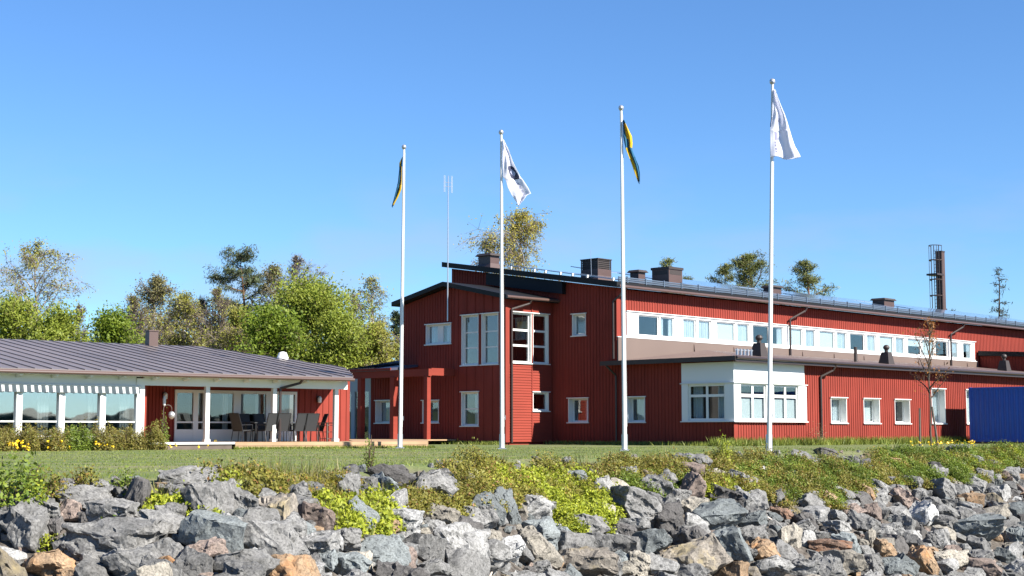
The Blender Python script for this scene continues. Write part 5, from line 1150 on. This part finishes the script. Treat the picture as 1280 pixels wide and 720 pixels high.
def rock_mesh(seed, detail=True):
    rr = random.Random(seed); bm = bmesh.new(); bmesh.ops.create_cube(bm, size=2.0)
    for v in bm.verts: v.co *= 0.98
    asp = Vector((1, rr.uniform(.75, 1), rr.uniform(.62, .95)))
    for k in range(rr.randint(8, 14)):
        d = Vector((rr.gauss(0, 1), rr.gauss(0, 1), rr.gauss(0, 1))).normalized(); off = rr.uniform(.52, .92) if k > 5 else rr.uniform(.72, 1.0)
        g = bmesh.ops.bisect_plane(bm, geom=bm.verts[:] + bm.edges[:] + bm.faces[:], plane_co=d * off, plane_no=d, clear_outer=True)
        ed = [e for e in g['geom_cut'] if isinstance(e, bmesh.types.BMEdge)]
        if ed: bmesh.ops.contextual_create(bm, geom=ed)
    for v in bm.verts: v.co = Vector(v.co[i] * asp[i] for i in range(3))
    bmesh.ops.remove_doubles(bm, verts=bm.verts, dist=.04)
    bmesh.ops.bevel(bm, geom=bm.edges[:], offset=rr.uniform(.02, .05), segments=1, affect='EDGES', clamp_overlap=True)
    bmesh.ops.triangulate(bm, faces=bm.faces[:])
    for _ in range(6):
        lim = .16 if detail else .4
        ed = [e for e in bm.edges if e.calc_length() > lim]
        if not ed: break
        bmesh.ops.subdivide_edges(bm, edges=ed, cuts=1); bmesh.ops.triangulate(bm, faces=[f for f in bm.faces if len(f.verts) > 3])
    bm.normal_update(); o_ = Vector((rr.uniform(0, 99), rr.uniform(0, 99), rr.uniform(0, 99))); sv = Vector((rr.gauss(0, 1), rr.gauss(0, 1), rr.gauss(0, 1))).normalized(); st = rr.random() < .5
    nn = {v: v.normal.copy() for v in bm.verts}
    for v in bm.verts:
        q = v.co
        a = mnoise.noise(q * 1.7 + o_) * .085 + mnoise.noise(q * 4.3 + o_) * .040 + abs(mnoise.noise(q * 8 + o_)) * -.030 + mnoise.cell(q * 3.1 + o_) * .035
        if st: a += .035 * math.copysign(1, math.sin(q.dot(sv) * 11 + 2.5 * mnoise.noise(q * 2 + o_)))
        v.co = q + nn[v] * a
    lo = Vector(min(v.co[i] for v in bm.verts) for i in range(3)); hi = Vector(max(v.co[i] for v in bm.verts) for i in range(3))
    for v in bm.verts: v.co = Vector((v.co[i] - (lo[i] + hi[i]) / 2) / ((hi[i] - lo[i]) / 2) for i in range(3))
    bmesh.ops.recalc_face_normals(bm, faces=bm.faces[:])
    me = bpy.data.meshes.new('rock'); bm.to_mesh(me); bm.free(); me.polygons.foreach_set('use_smooth', [True] * len(me.polygons)); me.set_sharp_from_angle(angle=R(20)); me.materials.append(RM['grey'])
    return me
RP = [rock_mesh(s) for s in range(30)]
def rock(name, loc, size, rot, proto, m_, lb, group):
    o = bpy.data.objects.new(name, RP[proto % len(RP)]); COL.objects.link(o); o.location = loc; o.scale = size; o.rotation_euler = rot
    o.material_slots[0].link = 'OBJECT'; o.material_slots[0].material = RM[m_]; tag(o, lb, 'rock', group); return o
# boulders seen one by one: centre x, centre y, width, height in the photograph, stone, label
BO = [
    (35, 659, 56, 66, 'grey', 'big rough grey boulder below the far left shrub'), (4, 657, 24, 40, 'grey', 'grey boulder cut by the left picture edge under the shrub'), (67, 662, 28, 28, 'dark', 'dark stone with a pale edge right of the big rough boulder'),
    (85, 643, 33, 32, 'pink', 'rounded pinkish speckled stone under the pale flat boulder'), (105, 625, 64, 32, 'grey', 'long flat grey boulder above the pinkish stone'), (85, 607, 22, 17, 'grey', 'small grey stone on the crest behind the reddish twiggy shrub'),
    (121, 608, 36, 18, 'pale', 'pale rough stone on the crest, left of the upright dark boulder'), (137, 648, 58, 46, 'grey', 'broad lichen grey boulder between pinkish stone and upright dark boulder'), (105, 651, 21, 24, 'dark', 'small dark grey stone wedged right of the pinkish stone'),
    (168, 626, 32, 52, 'dark', 'tall dark upright boulder at the crest'), (147, 676, 112, 52, 'grey', 'huge overhanging grey boulder with black gap beneath, lower left'), (172, 709, 82, 44, 'grey', 'wide grey boulder on the bottom edge under the overhanging one'),
    (60, 708, 76, 38, 'tan', 'flat boulder with rust orange top at the bottom left'), (82, 686, 32, 28, 'grey', 'grey stone right above the orange topped boulder'), (112, 708, 30, 30, 'grey', 'grey stone between orange topped boulder and wide bottom boulder'),
    (206, 711, 32, 26, 'tan', 'tan pointed stone on the bottom edge left of the slate boulder'), (238, 602, 80, 34, 'grey', 'long dark grey slab highest on the left crest'), (266, 632, 58, 56, 'grey', 'large sloping grey boulder below the crest slab'),
    (304, 632, 44, 46, 'pale', 'pyramid shaped pale stone with a rust streak'), (313, 612, 42, 26, 'grey', 'grey stone right behind the pyramid shaped one'), (341, 643, 62, 46, 'brown', 'blocky brownish boulder right of the pyramid shaped stone'),
    (265, 673, 86, 58, 'slate', 'big smooth blue grey boulder with a sharp left edge'), (213, 646, 32, 32, 'grey', 'grey knobbly stone left of the smooth blue grey boulder'), (338, 681, 94, 54, 'grey', 'broad rough grey boulder below the brownish one'),
    (300, 707, 96, 44, 'grey', 'rough grey boulder on the bottom edge under the smooth blue grey one'), (393, 689, 58, 42, 'pale', 'white streaked boulder right of the broad rough one'), (405, 707, 36, 32, 'slate', 'slate coloured stone below the white streaked boulder'),
    (359, 699, 14, 15, 'tan', 'tiny tan stone in the crack left of the white streaked boulder'), (435, 619, 34, 50, 'grey', 'speckled upright boulder beside the moss cushion'), (486, 598, 68, 28, 'dark', 'flat dark slab on the crest below the upright sprig'),
    (535, 614, 78, 46, 'grey', 'broad grey boulder under the flat dark slab'), (502, 655, 54, 38, 'white', 'whitish pitted boulder below the lime herbs'), (546, 648, 44, 34, 'cream', 'cream faced stone right of the whitish pitted boulder'),
    (543, 663, 28, 22, 'pale', 'pale stone tucked under the cream faced one'), (577, 689, 70, 62, 'pale', 'large pale grey boulder in the lower centre left'), (606, 641, 50, 44, 'slate', 'pointed blue grey stone under the reddish plants'),
    (537, 713, 60, 30, 'pale', 'pale boulder on the bottom edge left of the large pale grey one'), (507, 695, 30, 30, 'grey', 'round grey stone left of the cream stone and above the pale bottom boulder'), (430, 708, 72, 34, 'slate', 'cracked blue slate boulder on the bottom edge'),
    (414, 683, 32, 32, 'pale', 'striped pale stone above the cracked slate'), (616, 683, 28, 36, 'cream', 'upright cream stone right of the large pale grey boulder'), (668, 637, 58, 32, 'pale', 'pale grey boulder with shaded underside below the lime herbs'),
    (752, 614, 40, 36, 'pale', 'whitish boulder standing in the middle of the herbs'), (794, 637, 62, 46, 'grey', 'big rounded grey boulder with a rust patch'), (777, 667, 31, 25, 'dark', 'smooth rounded grey stone below the rust patched boulder'),
    (810, 682, 50, 34, 'slate', 'slanting slate boulder right of the smooth rounded stone'), (836, 656, 46, 48, 'dark', 'brown black boulder left of the blue grey slab'), (857, 674, 26, 30, 'grey', 'grey stone below the brown black boulder'),
    (780, 713, 36, 24, 'cream', 'cream boulder on the bottom edge near the middle'), (799, 705, 28, 30, 'cream', 'cream pointed stone right of the cream bottom boulder'), (727, 706, 74, 40, 'brown', 'wide tan grey boulder on the bottom edge right of centre'),
    (742, 685, 38, 34, 'grey', 'grey block behind the wide tan grey boulder'), (633, 636, 28, 50, 'slate', 'upright slate block under the herbs at the centre'), (866, 614, 38, 42, 'pink', 'pinkish tan boulder with a flat front'),
    (902, 622, 46, 34, 'dark', 'dark square block right of the pinkish tan boulder'), (896, 652, 64, 42, 'slate', 'large blue grey slab below the dark square block'), (867, 681, 48, 44, 'dark', 'dark boulder with one white face'),
    (912, 684, 48, 44, 'slate', 'blue black cracked boulder right of the white faced one'), (940, 671, 38, 26, 'grey', 'grey stone above the cracked blue black boulder'), (953, 691, 44, 28, 'tan', 'ochre slab leaning right of the cracked boulder'),
    (961, 710, 66, 30, 'pale', 'pale rounded boulder on the bottom edge under the ochre slab'), (1038, 688, 56, 26, 'rust', 'rust brown slab in the lower right'), (977, 644, 30, 18, 'rust', 'small rust coloured slab below the herbs'),
    (1052, 706, 50, 34, 'cream', 'cream grey boulder under the rust brown slab'), (1106, 689, 35, 26, 'tan', 'bright apricot rounded stone'), (1151, 704, 36, 38, 'tan', 'orange tan pointed boulder on the bottom edge'),
    (1153, 645, 46, 36, 'white', 'white angular stone with dark cleft'), (1221, 665, 68, 38, 'slate', 'large flat topped grey block at the right'), (1267, 675, 32, 30, 'slate', 'slate slab at the right picture edge'),
    (1220, 711, 58, 26, 'pink', 'pinkish wide boulder on the bottom right edge'), (1190, 701, 44, 24, 'cream', 'cream flat stone left of the pinkish wide boulder'), (1087, 675, 17, 24, 'cream', 'small egg shaped cream stone above the apricot one'),
    (1128, 623, 38, 27, 'pink', 'pinkish grey block below the herbs at the right'), (1216, 578, 26, 17, 'grey', 'grey stone in the herbs right of the young tree'), (1197, 562, 32, 12, 'grey', 'low grey stones before the yellow flowers'),
    (1165, 589, 25, 20, 'dark', 'dark stone at the foot of the herbs on the right'), (1262, 595, 30, 20, 'pale', 'pale stone near the crest at the right edge'), (953, 594, 18, 20, 'white', 'small bright white quartz stone among herbs'),
    (1000, 574, 46, 20, 'grey', 'grey crest boulder right of the nearest flagpole foot'), (1033, 568, 28, 14, 'dark', 'dark jagged stone on the crest before the wing wall'), (868, 578, 46, 22, 'grey', 'grey crest boulder left of the tall willow herb'),
]
rr = random.Random(4); placed = []; GB = 'boulders on the shore bank'
for i, (cx, cy, w, h, m_, lb) in enumerate(BO):
    p = on_ground(cx, cy + h * .22); k = p.y / 1870; W2, H2 = w * k * .50, h * k * .58; D2 = (W2 + H2) * .5 * rr.uniform(.9, 1.25)
    c = at(cx, cy, p.y - D2 * .25)
    rock('boulder', c, (W2, D2, H2), (rr.uniform(-.2, .2), rr.uniform(-.34, .34) * (.3 if w > 1.5 * h else 1), rr.uniform(-.4, .4) + math.pi * rr.randint(0, 1)), i * 5 + 1, m_, lb, GB)
    placed.append((c.x, c.y, (W2 + H2) * .5, .0))
# the rest of the riprap, packed in from large to small
rng = np.random.default_rng(2024); PX = [p_[0] for p_ in placed]; PY = [p_[1] for p_ in placed]; PR = [p_[2] for p_ in placed]; auto = []
def veg(px, py): return any(inside(px, py, q) for _, _, q, _, _ in PATCH)
for r_, tries in ((.55, 260), (.45, 1000), (.36, 3500), (.29, 7000), (.22, 11000), (.165, 15000), (.125, 14000)):
    ax, ay, ar = np.array(PX), np.array(PY), np.array(PR)
    for _ in range(tries):
        px = rng.uniform(-40, 1320); d0 = rng.uniform(16, 62); x = (px - 640) / 1870 * d0; ed = float(edge_dist(x, d0))
        if not (-.4 < ed < 9.5): continue
        z = float(ground_z(x, d0)); py = 539 + (ZC - z) / d0 * 1870
        if py > 775: continue
        if px < 440 and r_ > .33 or px > 880 and r_ > .37: continue
        if px > 430 and r_ > .5 and rng.uniform() < .6: continue
        if veg(px, py) and (rng.uniform() < .88 or r_ > .37): continue
        rad = r_ * rng.uniform(.85, 1.15)
        if py - rad * .95 * 1870 / d0 < np.interp(px, [0, 160, 240, 420, 560, 700, 860, 1000, 1280], [612, 606, 596, 598, 584, 582, 578, 574, 566]): continue
        ds = np.hypot(ax - x, (ay - d0) * .92)
        if (ds < .86 * (ar + rad)).any(): continue
        ax = np.append(ax, x); ay = np.append(ay, d0); ar = np.append(ar, rad); auto.append((x, d0, z, rad, px, py))
    PX, PY, PR = list(ax), list(ay), list(ar)
vis = [a for a in auto if a[5] - a[3] * 1870 / a[1] < 722 and -25 < a[4] < 1305]; vis.sort(key=lambda a: -a[3] / a[1])
single = set(id(a) for a in vis[:212]); SV, SF, SM = [], [], []; MK = ['grey', 'pale', 'slate', 'dark', 'tan', 'pink', 'cream', 'brown', 'rust', 'white']
PW = np.array([.38, .22, .12, .08, .04, .05, .06, .04, .00, .01]); PWR = np.array([.28, .30, .11, .05, .05, .06, .11, .03, .00, .01])
CL = {'grey': 'ordinary grey stone filling the riprap between the larger boulders', 'pale': 'pale grey filler stone of the riprap between larger boulders', 'slate': 'bluish slate filler stone of the riprap', 'dark': 'dark filler stone of the riprap between larger boulders',
      'tan': 'tan orange filler stone of the riprap', 'pink': 'pinkish filler stone of the riprap', 'cream': 'cream coloured filler stone of the riprap', 'brown': 'brownish filler stone of the riprap', 'rust': 'rust brown filler stone of the riprap', 'white': 'white filler stone of the riprap'}
P5 = [np.array([v.co[:] for v in m_.vertices]) for m_ in RP]; lowp = []
for s in range(10):
    m_ = rock_mesh(900 + s, False); lowp.append((np.array([v.co[:] for v in m_.vertices]), np.array([list(f.vertices) for f in m_.polygons])))
stuffq = {}
def add_stuff(m_, x, y, z, rad, r_):
    q, f = lowp[int(r_.integers(0, 10))]; s = rad * r_.uniform(.75, 1.15, 3) * np.array([1, 1, .8]); a = r_.uniform(0, 6.28); c_, s_ = math.cos(a), math.sin(a)
    v = q * s; v = np.column_stack([v[:, 0] * c_ - v[:, 1] * s_, v[:, 0] * s_ + v[:, 1] * c_, v[:, 2]]) + np.array([x, y, z]); stuffq.setdefault(m_, []).append(v[f])
for a in auto:
    x, y, z, rad, px, py = a; m_ = MK[int(rng.choice(10, p=PWR if px > 780 else PW))]
    if id(a) in single:
        sz = rad * rng.uniform(.82, 1.25, 3) * np.array([1.08, 1.0, .82])
        rock('rock', (x, y, z + rad * .30), sz, (rng.normal(0, .25), rng.normal(0, .25), rng.uniform(0, 6.28)), int(rng.integers(0, 30)), m_, CL[m_], CL[m_].replace('stone', 'stones').replace('ordinary ', '')[:60])
    else: add_stuff(m_ if m_ != 'rust' else 'brown', x, y, z + rad * .25, rad * 1.05, rng)
for _ in range(5200):                        # small stones down in the gaps
    px = rng.uniform(-40, 1320); d0 = rng.uniform(16, 62); x = (px - 640) / 1870 * d0; ed = float(edge_dist(x, d0))
    if .3 < ed < 9.5: add_stuff(MK[int(rng.choice(10, p=PWR))].replace('rust', 'brown'), x, d0, float(ground_z(x, d0)) + .03, rng.uniform(.05, .13), rng)
for m_, q in stuffq.items():
    q = np.concatenate(q); o = link('rubble', quads_mesh('rubble', q, 3), RM[m_]); tag(o, 'small %s stones lying in the gaps of the bank' % m_, 'rubble', kind='stuff')
# driftwood sticks
for px, py, ln, an, lb in ((1237, 689, 1.0, .05, 'pale driftwood stick at the lower right on top of the stones'), (966, 651, .5, -.6, 'small pale stick beside the rust coloured slab'), (487, 692, .45, 1.3, 'bleached stick standing between grey stones at the lower left of centre'), (617, 712, .5, 1.1, 'bleached stick near the bottom edge beside the large pale boulder')):
    p = on_ground(px, py); o = MB().tube((-ln / 2, 0, 0), (ln / 2, .05, .02), .022, .014, 7).build('driftwood_stick', mat('bleached_wood', (.55, .48, .40), .8)); o.location = at(px, py, p.y - .55); o.rotation_euler = (0, -an, .2); tag(o, lb, 'stick')
